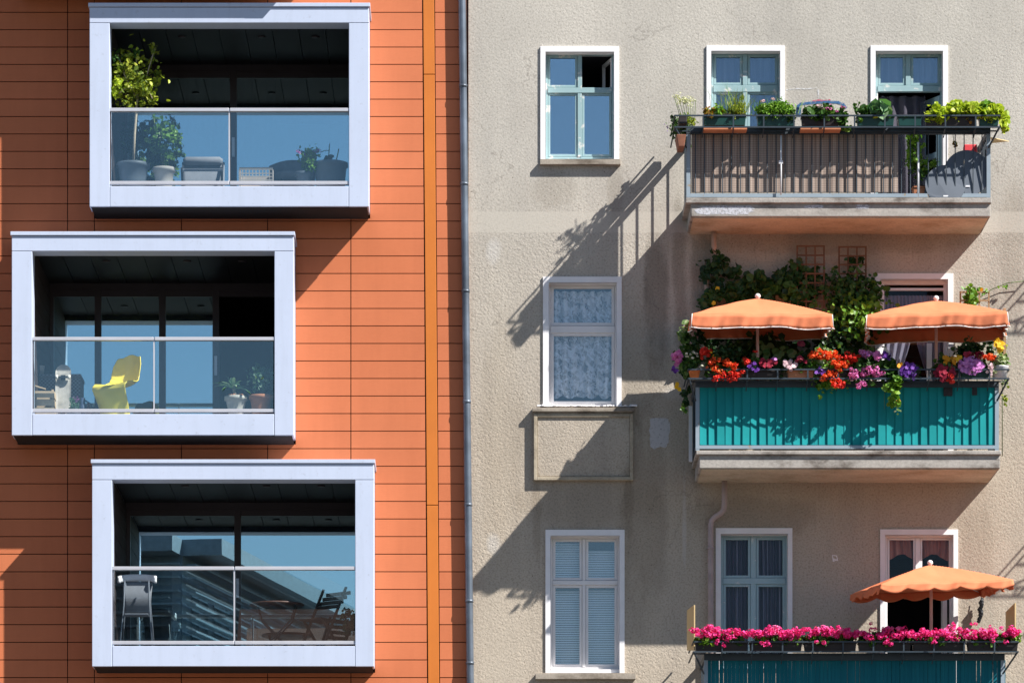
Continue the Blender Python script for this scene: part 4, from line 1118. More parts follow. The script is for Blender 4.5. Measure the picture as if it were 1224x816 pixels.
rack_plant('short green box with spilling lime leaves on the far right rack end', 'flower box', (1182, 152), D1, (1170, 1193, 140, 152, 'planter_green'),
    [(1184, 134, 18, 9, 460, .07, 'lf_lime', .5), (1179, 130, 10, 7, 160, .06, 'lf_bright', .5), (1201, 144, 6, 10, 130, .07, 'lf_lime', .5), (1202, 152, 4, 7, 60, .06, 'lf_lime', .5)], group=g1)
rack_plant('tall leafy tomato plant in a clay pot behind the top balcony bars', 'potted plant', (1096, 236), .80, (1091, 1105, 224, 236, 'clay'),
    [(1094, 170, 11, 11, 150, .06, 'lf_bright', .35), (1092, 190, 11, 12, 150, .06, 'lf_bright', .35), (1096, 208, 11, 14, 150, .06, 'lf_mid', .35), (1112, 200, 14, 8, 110, .05, 'lf_bright', .3)],
    stems=[(((1097, 226, 0), (1095, 200, .02), (1097, 176, 0), (1094, 160, 0)), .006), (((1096, 208, 0), (1108, 203, .03), (1120, 197, .05)), .004)], name='potted_plant')

# --- middle balcony
g2 = 'flowers on the middle balcony rail'
rack_plant('trailing vine with pink and yellow flowers spilling off the left end of the middle balcony', 'plant', (826, 470), .95, None,
    [(823, 400, 9, 10, 90, .08, 'lf_pale', .45), (822, 425, 12, 28, 420, .06, 'lf_mid', .4), (832, 412, 10, 22, 260, .06, 'lf_dark', .4), (819, 460, 6, 25, 150, .055, 'lf_dark', .4), (817, 487, 4, 10, 24, .05, 'lf_mid', .4)],
    [(809, 426, 5, 11, 10, .034, 'pt_pink', 'petunia'), (811, 466, 4, 8, 3, .036, 'pt_yellow', 'daisy'), (816, 486, 2, 2, 1, .036, 'pt_yellow', 'daisy'), (807, 441, 3, 4, 5, .024, 'pt_violet', 'petunia'), (830, 402, 6, 8, 8, .03, 'pt_palepink', 'petunia')],
    stems=[(((832, 452, 0), (822, 470, .05), (817, 495, .05)), .004)], group=g2, name='trailing_plant', rd=.26)
rack_plant('orange pot with small white flowers at the left end of the middle rail', 'potted plant', (829, 453), D2, None, [(830, 433, 11, 11, 300, .045, 'lf_mid', .25)],
    [(827, 424, 8, 4, 7, .018, 'pt_white', 'head'), (838, 437, 2, 4, 2, .018, 'pt_white', 'head')], group=g2, name='potted_plant')
part('pot', bpy.data.objects[-1] if False else [o for o in COL.objects if o.name.startswith('potted_plant') and o.parent is None][-1], 'clay_orange',
     lambda b: b.lathe(P(830, 452.5, D2), [(.05, 0), (.068, .085), (.074, .087), (.074, .112), (.064, .112)], 20))
rack_plant('red geranium cluster in a dark box by the orange pot', 'flower box', (864, 453), D2, (845, 884, 443.5, 451.5, 'planter_dark'),
    [(862, 440, 22, 12, 520, .055, 'lf_mid', .45), (866, 426, 20, 12, 300, .05, 'lf_dark', .4)],
    [(862, 437, 18, 9, 18, .038, 'pt_orange', 'head'), (866, 449, 16, 6, 9, .042, 'pt_red', 'head'), (843, 422, 7, 8, 13, .032, 'pt_red', 'head'), (880, 443, 10, 10, 9, .032, 'pt_red', 'head'), (851, 424, 3, 4, 3, .018, 'pt_yellow', 'head')], group=g2)
rack_plant('dark box of small violet and wine flowers under the left parasol pole', 'flower box', (910, 453), D2, (889, 932, 443.5, 451.5, 'planter_dark'),
    [(908, 438, 22, 8, 360, .05, 'lf_dark', .42), (898, 430, 10, 12, 160, .05, 'lf_mid', .4)],
    [(892, 434, 6, 5, 5, .036, 'pt_red', 'head'), (901, 438, 7, 7, 10, .024, 'pt_violet', 'petunia'), (917, 434, 11, 6, 16, .026, 'pt_wine', 'petunia'), (902, 421, 4, 2, 2, .022, 'pt_red', 'head'), (925, 430, 4, 3, 4, .022, 'pt_lilac', 'petunia')], group=g2)
rack_plant('clay box with pale pink flowers near the middle of the flowered rail', 'flower box', (957, 453), D2, (941.5, 972, 442.5, 452.5, 'clay'),
    [(953, 438, 16, 7, 240, .05, 'lf_mid', .4), (962, 430, 12, 9, 160, .05, 'lf_dark', .4)],
    [(943, 436, 9, 7, 18, .026, 'pt_palepink', 'petunia'), (957, 431, 7, 5, 7, .024, 'pt_wine', 'petunia')], group=g2)
rack_plant('big orange geranium cascading over the middle of the teal screen', 'flower box', (990, 453), D2, (975, 1012, 443.5, 451.5, 'planter_dark'),
    [(990, 442, 24, 20, 900, .055, 'lf_bright', .42), (985, 432, 20, 10, 260, .055, 'lf_pale', .42)],
    [(986, 424, 18, 6, 20, .040, 'pt_orange', 'head'), (1000, 434, 14, 9, 16, .042, 'pt_orange', 'head'), (991, 450, 13, 7, 9, .040, 'pt_orange', 'head'), (1000, 458, 9, 7, 7, .040, 'pt_red', 'head'), (1014, 428, 10, 7, 8, .034, 'pt_red', 'head'), (980, 444, 6, 5, 9, .024, 'pt_violet', 'petunia'), (972, 424, 5, 2, 4, .034, 'pt_orange', 'head')], group=g2)
rack_plant('pink geranium and petunia box right of the orange geranium', 'flower box', (1040, 453), D2, (1017, 1060, 443.5, 451.5, 'planter_dark'),
    [(1037, 440, 25, 17, 800, .055, 'lf_mid', .42)],
    [(1042, 445, 14, 8, 19, .040, 'pt_pink', 'head'), (1022, 446, 9, 8, 10, .036, 'pt_pink', 'head'), (1035, 423, 7, 6, 9, .034, 'pt_lilac', 'head'), (1050, 426, 6, 5, 6, .034, 'pt_pink', 'petunia'), (1058, 424, 6, 7, 9, .026, 'pt_violet', 'petunia'), (1059, 420, 4, 5, 4, .024, 'pt_white', 'petunia'), (1028, 460, 6, 5, 5, .034, 'pt_pink', 'head'), (1022, 426, 8, 4, 5, .03, 'pt_red', 'head')], group=g2)
rack_plant('black eyed vine hanging down over the teal screen with orange blooms', 'plant', (1068, 453), D2 + .07, None,
    [(1066, 444, 11, 14, 260, .065, 'lf_mid', .45), (1070, 462, 9, 12, 110, .065, 'lf_bright', .45), (1070, 478, 7, 12, 46, .07, 'lf_bright', .45), (1074, 490, 5, 3, 8, .04, 'lf_pale', .45)],
    [(1075, 439, 3, 5, 3, .036, 'pt_amber', 'daisy'), (1074, 479.5, 1, 1, 1, .038, 'pt_amber', 'daisy')],
    stems=[(((1066, 450, 0), (1070, 468, .03), (1068, 484, .02), (1078, 492, .02)), .003), (((1060, 455, 0), (1057, 470, .02), (1057, 489, .02)), .002)], group=g2, name='hanging_vine', rd=.08)
rack_plant('dark violet petunias beside the hanging vine', 'flower box', (1087, 453), D2, (1075, 1098, 444, 451.5, 'planter_dark'),
    [(1087, 444, 14, 8, 220, .045, 'lf_dark', .42), (1097, 443, 4, 6, 30, .05, 'lf_mid', .4)], [(1087, 444, 11, 10, 46, .024, 'pt_violet', 'petunia')], group=g2)
rack_plant('wine red and amber petunias right of the middle parasol pole', 'flower box', (1130, 453), D2, (1113, 1145, 443.5, 451.5, 'planter_dark'),
    [(1130, 440, 17, 12, 380, .045, 'lf_mid', .42)],
    [(1129, 446, 13, 11, 42, .028, 'pt_wine', 'petunia'), (1136, 451, 8, 6, 10, .026, 'pt_red', 'petunia'), (1134, 430, 12, 5, 22, .026, 'pt_amber', 'petunia'), (1144, 428, 5, 4, 8, .026, 'pt_yellow', 'petunia')], group=g2)
rack_plant('dense lilac bloom cushion between the wine petunias and the white pail', 'flower box', (1162, 453), D2, (1148, 1182, 443.5, 451.5, 'planter_green'),
    [(1163, 438, 18, 11, 360, .05, 'lf_mid', .42), (1165, 420, 22, 10, 420, .055, 'lf_dark', .42), (1185, 440, 8, 8, 90, .05, 'lf_pale', .42)],
    [(1161, 437, 15, 10, 130, .026, 'pt_lilac', 'petunia'), (1157, 424, 6, 3, 5, .03, 'pt_wine', 'petunia'), (1170, 424, 6, 4, 8, .03, 'pt_wine', 'head'), (1183, 426, 9, 3, 8, .034, 'pt_orange', 'head'), (1184, 442, 5, 7, 12, .02, 'pt_palepink', 'petunia')], group=g2)
r_ = rack_plant('white pail with pale variegated leaves at the right end of the middle rail', 'potted plant', (1196, 453), D2, None,
    [(1195, 432, 13, 9, 300, .05, 'lf_pale', .4), (1200, 456, 8, 3, 30, .04, 'lf_pale', .4)], [(1194, 413, 7, 8, 9, .03, 'pt_yellow', 'petunia')],
    stems=[(((1194, 440, 0), (1196, 425, 0), (1194, 412, 0)), .004)], group=g2, name='potted_plant')
part('pail', r_, 'white_metal', lambda b: b.lathe(P(1196, 452.5, D2), [(.075, 0), (.092, .135), (.098, .14), (.098, .15), (.085, .15)], 24))
def climber(label, base, blobs, stems, flowers=(), name='climbing_vine', d=.13, rd=.09):
    root = thing(name, label, 'climbing plant', P(base[0], base[1], .1))
    mats = []; mb = MB()
    for (cx, cy, rx, ry, n, size, mat, asp, dd) in blobs:
        if mat not in mats: mats.append(mat)
        mb.leaves(clump(cx, cy, rx * 1.08, ry * 1.08, d + dd, rd, n), size, mats.index(mat), asp, bias=(0, -.9, .35), jit=.6)
    mb.build('foliage', mats, root)
    mb = MB()
    for pts in stems: mb.tube([P(x, y, .06) for x, y in pts], .006, 5)
    mb.build('stem', 'stem', root)
    if flowers:
        groups = {}
        for f in flowers: groups.setdefault(f[4], []).append(f)
        for mat, fl in groups.items():
            mb = MB()
            for (x, y, n, r, _) in fl: daisies(mb, ell(x, y, 3, 3, d + .14, .03, n), r * .72, 0, 9)
            mb.build('blossom', mat, root)
    return root
climber('large leaved dark vine covering the wall behind the left parasol', (880, 545),
    [(858, 328, 16, 22, 190, .075, 'lf_dark', .44, 0), (848, 365, 12, 30, 220, .075, 'lf_vine', .44, 0), (872, 350, 22, 12, 150, .09, 'lf_vine', .44, 0), (922, 332, 24, 15, 230, .10, 'lf_vine', .46, .02), (940, 345, 32, 14, 260, .085, 'lf_mid', .46, .02), (962, 338, 20, 22, 210, .085, 'lf_vine', .46, 0), (900, 348, 28, 12, 220, .09, 'lf_vine', .46, 0), (880, 326, 10, 7, 30, .08, 'lf_vine', .46, 0),
     (910, 400, 70, 36, 1000, .085, 'lf_dark', .44, .1), (930, 425, 48, 24, 420, .09, 'lf_vine', .45, .35), (928, 420, 30, 14, 36, .10, 'lf_cab', .42, .5), (858, 306, 8, 9, 40, .07, 'lf_vine', .44, 0)],
    [[(880, 545), (870, 450), (852, 380), (858, 312)], [(900, 545), (905, 440), (920, 350), (960, 330)]],
    [(859, 346, 1, .04, 'pt_yellow'), (855, 362, 1, .04, 'pt_yellow'), (853, 369, 1, .035, 'pt_yellow'), (977, 424, 1, .035, 'pt_yellow'), (958, 411, 2, .055, 'pt_pink')])
climber('dense bright green climber between the two middle parasols', (1015, 545),
    [(1018, 345, 22, 30, 520, .06, 'lf_vine', .42, .05), (1020, 375, 34, 35, 900, .065, 'lf_mid', .42, .1), (1028, 378, 24, 28, 420, .065, 'lf_bright', .42, .22), (1010, 410, 34, 28, 760, .065, 'lf_dark', .42, .12), (1046, 348, 8, 10, 50, .06, 'lf_mid', .42, .05), (1022, 316, 7, 12, 70, .055, 'lf_vine', .42, 0), (1004, 372, 10, 24, 160, .06, 'lf_dark', .42, .05)],
    [[(1015, 545), (1012, 450), (1018, 380), (1020, 320)], [(1020, 545), (1035, 420), (1040, 350)]], rd=.13)
climber('thin yellow green tendril on the wooden lattice right of the middle door', (1168, 545),
    [(1165, 352, 12, 9, 90, .055, 'lf_bright', .42, .03), (1176, 347, 9, 4, 26, .045, 'lf_bright', .42, .02), (1160, 362, 12, 7, 90, .06, 'lf_bright', .42, .03), (1196, 344, 8, 3, 12, .035, 'lf_bright', .42, 0), (1165, 400, 20, 20, 260, .06, 'lf_dark', .42, .1), (1195, 410, 6, 14, 100, .05, 'lf_olive', .42, .2), (1201, 470, 4, 18, 40, .04, 'lf_olive', .4, .4)],
    [[(1168, 545), (1168, 420), (1165, 360), (1185, 346), (1205, 338), (1224, 336)], [(1198, 545), (1198, 430), (1196, 408)]], [(1176, 347, 1, .03, 'pt_amber')])
def trellis(label, x0, x1, y0, y1, nx, ny, d=.17, bars='trellis', grp=None):
    root = thing('trellis', label, 'trellis', P((x0 + x1) / 2, y1, d), grp)
    def fn(b):
        for i in range(nx): 
            x = x0 + (x1 - x0) * i / (nx - 1); b.pb(x - .95, x + .95, y0, y1, d, d + .012)
        for j in range(ny):
            y = y0 + 1 + (y1 - y0 - 2) * j / (ny - 1); b.pb(x0 - 1, x1 + 1, y - .95, y + .95, d + .0125, d + .024)
    part('lattice', root, bars, fn)
trellis('reddish trellis half covered by leaves above the left parasol', 953, 985, 293, 372, 4, 8)
trellis('reddish trellis above the bright green climber, nearest the door', 1003, 1035, 294, 360, 4, 7)
trellis('brown lattice with tendrils right of the middle balcony door', 1148, 1182, 348, 380, 4, 4, bars='wood')

# --- lowest balcony: a run of geranium boxes
spans = [(831, 893), (896, 958), (961, 1023), (1026, 1088), (1091, 1153), (1156, 1216)]
labs = ['magenta geranium box at the left end of the lowest rail by the yellow board', 'magenta geranium box below the striped curtain window, second on the lowest rail',
        'magenta geranium box under the bare wall with the chalk mark', 'magenta geranium box below the left end of the scalloped parasol',
        'magenta geranium box just right of the scalloped parasol pole', 'magenta geranium box at the right end of the lowest rail by the yellow board']
for (a, c), lb in zip(spans, labs):
    mid = (a + c) / 2
    rack_plant(lb, 'flower box', (mid, 778), D2, (a, c, 767.5, 778, 'planter_dark'),
        [(mid, 764, 34, 7, 620, .05, 'lf_mid', .46), (mid - 16, 764, 18, 6, 170, .05, 'lf_bright', .46), (mid + 16, 764, 18, 6, 170, .05, 'lf_bright', .46)],
        [(mid - 16, 756 + RND.uniform(-2, 2), 23, 6.5, RND.randint(12, 17), .043, 'pt_magenta', 'head'), (mid + 15, 756 + RND.uniform(-3, 2), 23, 7, RND.randint(12, 17), .043, 'pt_magenta', 'head'), (mid + RND.uniform(-18, 18), 767, 14, 4, RND.randint(1, 4), .034, 'pt_magenta', 'head'), (mid + RND.uniform(-16, 16), 753, 22, 6, RND.randint(3, 7), .038, 'pt_rose', 'head'), (mid + RND.uniform(-22, 22), 748, 10, 4, RND.randint(1, 3), .030, 'pt_magenta', 'head')],
        group='magenta geranium boxes on the lowest balcony')

# ------------------------------------------------------------------ things on the top balcony
def grey_table(label, px, py, r, d, lean, grp=None):
    zf_ = fz[1]; root = thing('folded_table', label, 'table', (X(px, d), -d, zf_))
    c = Vector(P(px, py, d)); a = math.radians(lean)
    u = Vector((1, 0, 0)); w_ = Vector((0, math.sin(a), math.cos(a))); n = u.cross(w_)
    def fn(b):
        K = 40; f_ = []; k_ = []
        for i in range(K):
            t = 2 * PI * i / K; p = c + (u * math.cos(t) + w_ * math.sin(t)) * r
            if p.z < zf_ + .002: p.z = zf_ + .002
            f_.append(tuple(p + n * .012)); k_.append(tuple(p - n * .012))
        b.add(f_ + k_, [tuple(range(K)), tuple(range(2 * K - 1, K - 1, -1))] + [(i, K + i, K + (i + 1) % K, (i + 1) % K) for i in range(K)])
    part('table_top', root, 'grey_table', fn)
    part('clip', root, 'white_metal', lambda b: b.box(c.x - .03, c.x + .03, c.y - .04, c.y - .02, c.z - r * .62, c.z - r * .55))
grey_table('large round grey table top folded against the right rail of the top balcony', 1156, 207, .29, .885, 6)
grey_table('lower round grey table leaf overlapping in front of the larger one', 1130, 221, .25, .915, 7)
rb = thing('storage_box', 'red plastic box behind the folded grey table', 'box', P(1160, 236, .4))
part('body', rb, 'red_box', lambda b: b.pb(1152.5, 1168, 172.5, 186, .3, .45), bevel=.01)
part('stand', rb, 'metal_dark', lambda b: b.pb(1150, 1170, 186.3, 240, .28, .47), bevel=.01)
hg = thing('dried_bouquet', 'dried brown flower bunch hanging under the top rail', 'dried flowers', P(1139, 158, .86))
part('blossom', hg, 'lf_red', lambda b: b.leaves(ell(1141, 173, 3, 4, .86, .03, 40), .03, 0, .45))
part('stem', hg, 'stem', lambda b: b.tube([P(1139, 160, .86), P(1140, 168, .86), P(1141, 174, .86)], .004, 5))
fl = thing('wooden_shelf', 'pale triangular wooden board sticking out right of the top balcony', 'board', P(1195, 170, .9))
part('board', fl, 'yellow_board', lambda b: b.add([P(1184, 164, 1.0), P(1206, 168.5, .55), P(1186, 170.5, .55), P(1184, 164.8, 1.0), P(1206, 169.3, .55), P(1186, 171.3, .55)], [(0, 1, 2), (5, 4, 3), (0, 3, 4, 1), (1, 4, 5, 2), (2, 5, 3, 0)]))
ch = thing('wall_ornament', 'dark hanging bundle on the wall right of the scalloped parasol', 'ornament', P(1172, 745, .1))
def orn(b):
    b.tube([P(1173, 708, .08), P(1173, 716, .09)], .006, 6)
    for k in range(16):
        y = 716 + k * 1.6; x = 1172.5 + RND.uniform(-1.6, 1.6) - k * .06
        b.tube([P(x + 1, y - 1, .08), P(x - 1, y + 3, .11)], [.016, .024], 7)
part('bundle', ch, 'metal_dark', orn)
# ------------------------------------------------------------------ inside the loggias
def zfl(i): return Z(LOG[i][7] + 8, LD)
def at(i, px, t): return (X(px, LD - t), -(LD - t), zfl(i))
def pot(root, c, r0, r1, h, mat, rim=.02, n=28):
    o = part('pot', root, mat, lambda b: b.lathe(c, [(r0, 0), (r0 + (r1 - r0) * .5, h * .5), (r1, h - .05), (r1 + rim, h - .048), (r1 + rim, h), (r1 - .015, h), (r1 - .02, h - .04)], n))
    part('soil', o, 'soil', lambda b: b.lathe((c[0], c[1], c[2] + h - .05), [(r1 - .012, 0), (r1 - .012, .02)], 20))
def potted(i, label, px, t, r0, r1, h, mat, foliage=(), stems=(), flowers=(), cat='potted plant', stem_mat='stem', rd=.15):
    c = at(i, px, t); root = thing('potted_plant', label, cat, c); dd = LD - t
    pot(root, c, r0, r1, h, mat)
    if foliage:
        mats = []; mb = MB()
        for (cx, cy, rx, ry, n, size, m_, asp) in foliage:
            if m_ not in mats: mats.append(m_)
            mb.leaves(clump(cx, cy, rx, ry, dd, rd, n), size, mats.index(m_), asp)
        mb.build('foliage', mats, root)
    if stems:
        mb = MB()
        for pts, r in stems: mb.tube([P(x, y, dd + o) for x, y, o in pts], r, 7)
        mb.build('stem', stem_mat, root)
    for (cx, cy, rx, ry, n, r, m_) in flowers:
        mb = MB(); heads(mb, ell(cx, cy, rx, ry, dd + .04, .08, n), r, 0, 16); mb.build('blossom', m_, root)
    return root
# top loggia
potted(0, 'tall slender tree with yellow green crown in a slate pot, left in the top loggia', 159, .42, .15, .19, .42, 'pot_grey',
    [(160, 84, 26, 22, 300, .062, 'lf_olive', .32), (158, 106, 28, 20, 420, .062, 'lf_olive', .32), (141, 98, 11, 26, 220, .06, 'lf_lime', .3), (180, 96, 11, 24, 200, .055, 'lf_olive', .32), (140, 68, 9, 10, 50, .05, 'lf_mid', .32), (184, 62, 5, 10, 50, .05, 'lf_olive', .32), (163, 66, 4, 9, 36, .05, 'lf_mid', .32), (160, 92, 28, 30, 130, .06, 'lf_lime', .32), (150, 122, 14, 8, 80, .05, 'lf_olive', .32), (176, 120, 10, 10, 80, .05, 'lf_olive', .32)],
    [(((159.5, 195, 0), (161, 160, 0), (164, 120, 0), (165, 92, 0)), .016), (((164, 120, 0), (150, 92, .05), (141, 66, .04)), .008), (((164, 116, 0), (176, 88, -.04), (185, 58, 0)), .008), (((165, 100, 0), (163, 80, -.03), (163, 62, 0)), .007), (((164, 112, 0), (152, 104, .08), (142, 112, .1)), .006), (((164, 108, 0), (176, 104, .06), (182, 118, .08)), .006)], stem_mat='bark_pale', rd=.24)
potted(0, 'bushy green shrub in a beige pot beside the slate pot, top loggia', 196, .40, .09, .125, .36, 'pot_beige',
    [(198, 168, 17, 20, 420, .055, 'lf_mid', .4), (206, 160, 9, 12, 120, .055, 'lf_bright', .4), (202, 188, 6, 8, 60, .055, 'lf_bright', .4), (184, 162, 9, 9, 90, .05, 'lf_mid', .4), (188, 141, 9, 4, 24, .05, 'lf_mid', .4)],
    [(((196, 200, 0), (197, 178, 0), (203, 155, 0)), .008), (((195, 198, 0), (188, 170, .03), (184, 142, .02)), .006)])
potted(0, 'dark shrub in a low pot half hidden behind the slender tree', 166, .95, .10, .13, .3, 'pot_grey',
    [(160, 168, 15, 18, 380, .06, 'lf_dark', .42), (172, 160, 8, 12, 120, .055, 'lf_dark', .42)], [(((166, 200, 0), (163, 175, 0), (160, 160, 0)), .008)])
potted(0, 'purple flowering plant in a small grey pot, right in the top loggia', 363, .38, .07, .095, .30, 'pot_grey',
    [(368, 193, 13, 12, 340, .045, 'lf_bright', .35), (372, 200, 8, 8, 120, .045, 'lf_mid', .35)], [(((363, 205, 0), (366, 190, 0), (360, 180, 0)), .005)],
    [(379, 182, 5, 4, 7, .022, 'pt_lilac'), (358, 180, 4, 3, 4, .022, 'pt_lilac'), (369, 184, 6, 3, 4, .018, 'pt_violet')])
potted(0, 'wide slate pot with bare twigs at the right end of the top loggia', 395, .40, .17, .20, .42, 'pot_grey',
    [(397, 190, 12, 5, 60, .05, 'lf_dark', .3)], [(((392, 196, 0), (393, 185, 0), (394, 172, 0)), .006), (((400, 196, 0), (403, 188, 0), (405, 178, .02)), .007), (((394, 180, 0), (388, 180, 0), (384, 182, 0)), .005)])
def lounge():
    c = at(0, 242, .75); root = thing('lounge_chair', 'grey sling lounge chair seen over the bottom rail, left of the glass joint', 'chair', c)
    x0, x1, d = X(217, LD - .75), X(268, LD - .75), LD - .75
    zt = Z(188, d)
    part('backrest', root, 'grey_sling', lambda b: b.sheet(lambda u, v: (x0 + .03 * v + (x1 - x0 - .02 * v) * u, -d + .10 - .16 * v - .03 * math.sin(v * PI), zt - .05 - .42 * v), 12, 10), solid=.03)
    part('headrest', root, 'grey_sling', lambda b: b.tube([(x0 + .02, -d + .02, zt - .05), (x0 + .06, -d + .02, zt - .045), (x1 - .06, -d + .02, zt - .045), (x1 - .02, -d + .02, zt - .05)], [.03, .055, .055, .03], 12))
    part('seat', root, 'grey_sling', lambda b: b.box(x0 + .03, x1 - .0, -d - .75, -d - .31 + .02, c[2] + .33, c[2] + .37) if False else b.box(x0 + .03, x1, -d - .33, -d - .30, c[2] + .33, c[2] + .36))
    for sx in (x0 + .02, x1 - .02):
        part('leg', root, 'metal_dark', lambda b: (b.bar((sx, -d + .05, c[2]), (sx, -d - .28, c[2] + .38), .025), b.bar((sx, -d - .30, c[2]), (sx, -d + .02, zt - .08), .025)))
lounge()
def perf_box():
    c = at(0, 306, .34); d = LD - .34; root = thing('plastic_basket', 'taupe basket with a grid of square holes behind the glass of the top loggia', 'basket', c)
    def fn(b):
        x0, x1, za, zb = X(286, d), X(326, d), c[2], Z(200, d)
        for y in (-d,):
            n = 10; w = (x1 - x0) / n
            b.box(x0, x1, y, y + .012, zb - .03, zb); b.box(x0, x1, y, y + .012, za, za + .12)
            for i in range(n + 1): b.box(x0 + i * w - .006, x0 + i * w + .006, y + .001, y + .011, za + .12, zb - .03)
            b.box(x0, x1, -d + .25, -d + .262, za, zb - .05); k = za + .12 + .04
            while k < zb - .04:
                b.box(x0, x1, y + .002, y + .010, k - .006, k + .006); k += .041
        b.box(x0 - .002, x0 + .01, -d + .013, -d + .259, za, zb); b.box(x1 - .01, x1 + .002, -d + .013, -d + .259, za, zb)
        b.box(x0 + .011, x1 - .011, -d + .013, -d + .259, za + .01, za + .02)
    part('body', root, 'perf', fn)
perf_box()
def tub_chair():
    c = at(0, 344, .95); d = LD - .95; root = thing('armchair', 'low dark tub armchair behind the purple flowers', 'chair', c)
    cx = X(350, d); zt = Z(186, d)
    def sh(b):
        def f(u, v):
            a = -PI * .15 + u * PI * 1.3
            r = .24 + .05 * v; hgt = c[2] + .1 + (zt - c[2] - .1) * v * (.72 + .28 * math.sin(u * PI) ** 2)
            return (cx + r * math.cos(a), -d + r * math.sin(a) * .9, hgt)
        b.sheet(f, 30, 6)
    part('backrest', root, 'grey_sling', sh, solid=.025)
    part('seat', root, 'grey_sling', lambda b: b.lathe((cx, -d, c[2] + .32), [(.21, 0), (.24, .03), (.24, .08), (.2, .1)], 24))
    for sx, sy in ((-.15, -.14), (.15, -.14), (-.15, .14), (.15, .14)):
        part('leg', root, 'metal_dark', lambda b: b.tube([(cx + sx, -d + sy, c[2]), (cx + sx * .9, -d + sy * .9, c[2] + .33)], .014, 8))
tub_chair()
# middle loggia
def panton():
    t = .55; c = at(1, 145, t); root = thing('chair', 'yellow moulded plastic cantilever chair behind the glass of the middle loggia', 'chair', c)
    prof = [(-.20, .85), (-.198, .80), (-.185, .70), (-.165, .61), (-.138, .53), (-.09, .46), (0, .43), (.10, .43), (.19, .435), (.245, .42), (.27, .38), (.262, .30), (.245, .22), (.235, .14), (.24, .07), (.262, .025), (.29, .004)]
    wid = [.10, .165, .20, .205, .205, .215, .235, .245, .245, .24, .235, .225, .215, .21, .215, .235, .255]
    cup = [.02, .05, .075, .08, .075, .07, .06, .05, .03, .0, -.03, -.06, -.09, -.11, -.13, -.16, -.19]
    yaw = math.radians(238)          # faces left, turned a little towards the street
    cs, sn = math.cos(yaw), math.sin(yaw)
    k = len(prof)
    def f(u, v):
        q = v * (k - 1); i = min(int(q), k - 2); fr = q - i
        fr2 = fr
        px_ = prof[i][0] * (1 - fr2) + prof[i + 1][0] * fr2; pz = prof[i][1] * (1 - fr2) + prof[i + 1][1] * fr2
        w_ = wid[i] * (1 - fr2) + wid[i + 1] * fr2; cu = cup[i] * (1 - fr2) + cup[i + 1] * fr2
        s = u * 2 - 1
        # side edges curl towards the sitter
        j0 = max(i - 1, 0); j1 = min(i + 2, k - 1)
        tx, tz = prof[j1][0] - prof[j0][0], prof[j1][1] - prof[j0][1]; l = math.hypot(tx, tz) or 1
        nx, nz = -tz / l, tx / l
        lx = px_ + nx * cu * s * s; lz = max(0.004, pz + nz * cu * s * s); ly = s * w_
        if v < .06: lz -= .05 * s * s * (1 - v / .06)
        if v > .7: lz = pz
        k_ = 1.08
        return (c[0] + (lx * cs - ly * sn) * k_, c[1] + (lx * sn + ly * cs) * k_, c[2] + lz * k_ + (.03 if False else 0))
    o = part('shell', root, 'yellow_plastic', lambda b: b.sheet(f, 18, 80), solid=.014)
    md = o.modifiers.new('smooth', 'SUBSURF'); md.levels = 1; md.render_levels = 1
panton()
def skateboard():
    t = .62; d = LD - t; c = at(1, 75, t); root = thing('skateboard', 'scuffed grey skateboard standing on end against the wicker bench', 'skateboard', c)
    hgt, w_ = .79, .098; tilt = .10
    def W(x, z, n=0): return (c[0] + x, c[1] + tilt * z + .02 * ((z - hgt / 2) / (hgt / 2)) ** 4 - n, c[2] + z)
    def deck(b):
        K = 14; ring_ = []
        for i in range(K + 1):
            a = PI * i / K; ring_.append((w_ * math.cos(a), hgt - w_ + w_ * math.sin(a)))
        for i in range(K + 1):
            a = PI + PI * i / K; ring_.append((w_ * math.cos(a), w_ + w_ * math.sin(a)))
        n = len(ring_)
        b.add([W(x, z, .006) for x, z in ring_] + [W(x, z, -.006) for x, z in ring_], [tuple(range(n)), tuple(range(2 * n - 1, n - 1, -1))] + [(i, n + i, n + (i + 1) % n, (i + 1) % n) for i in range(n)])
    part('deck', root, 'board_grey', deck)
    for z in (.17, .62):
        tk = part('truck', root, 'metal_dark', lambda b: (b.bar(W(-.075, z, .045), W(.075, z, .045), .022), b.bar(W(0, z - .03, .01), W(0, z + .03, .02), .06, .03)))
        for sx in (-1, 1): part('wheel', tk, 'wheel_white', lambda b: b.tube([W(sx * .06, z, .045), W(sx * .095, z, .045)], .026, 14))
skateboard()
def bench():
    t = .95; d = LD - t; c = at(1, 71, t); root = thing('wicker_chest', 'grey wicker chest behind the skateboard', 'chest', c)
    part('body', root, 'wicker', lambda b: b.box(X(40, d), X(96, d), -d, -d + .5, c[2] + .02, Z(451, d)))
    part('lid', root, 'wicker', lambda b: b.box(X(39, d), X(97, d), -d - .015, -d + .51, Z(451, d) + .001, Z(447, d)), bevel=.006)
    k = thing('cup', 'small white cup on the left end of the wicker chest', 'cup', (X(47, d), -d + .1, Z(447, d)))
    part('body', k, 'pot_beige', lambda b: b.lathe(tuple(k.location), [(.045, 0), (.06, .12), (.055, .12), (.05, .02)], 20))
bench()
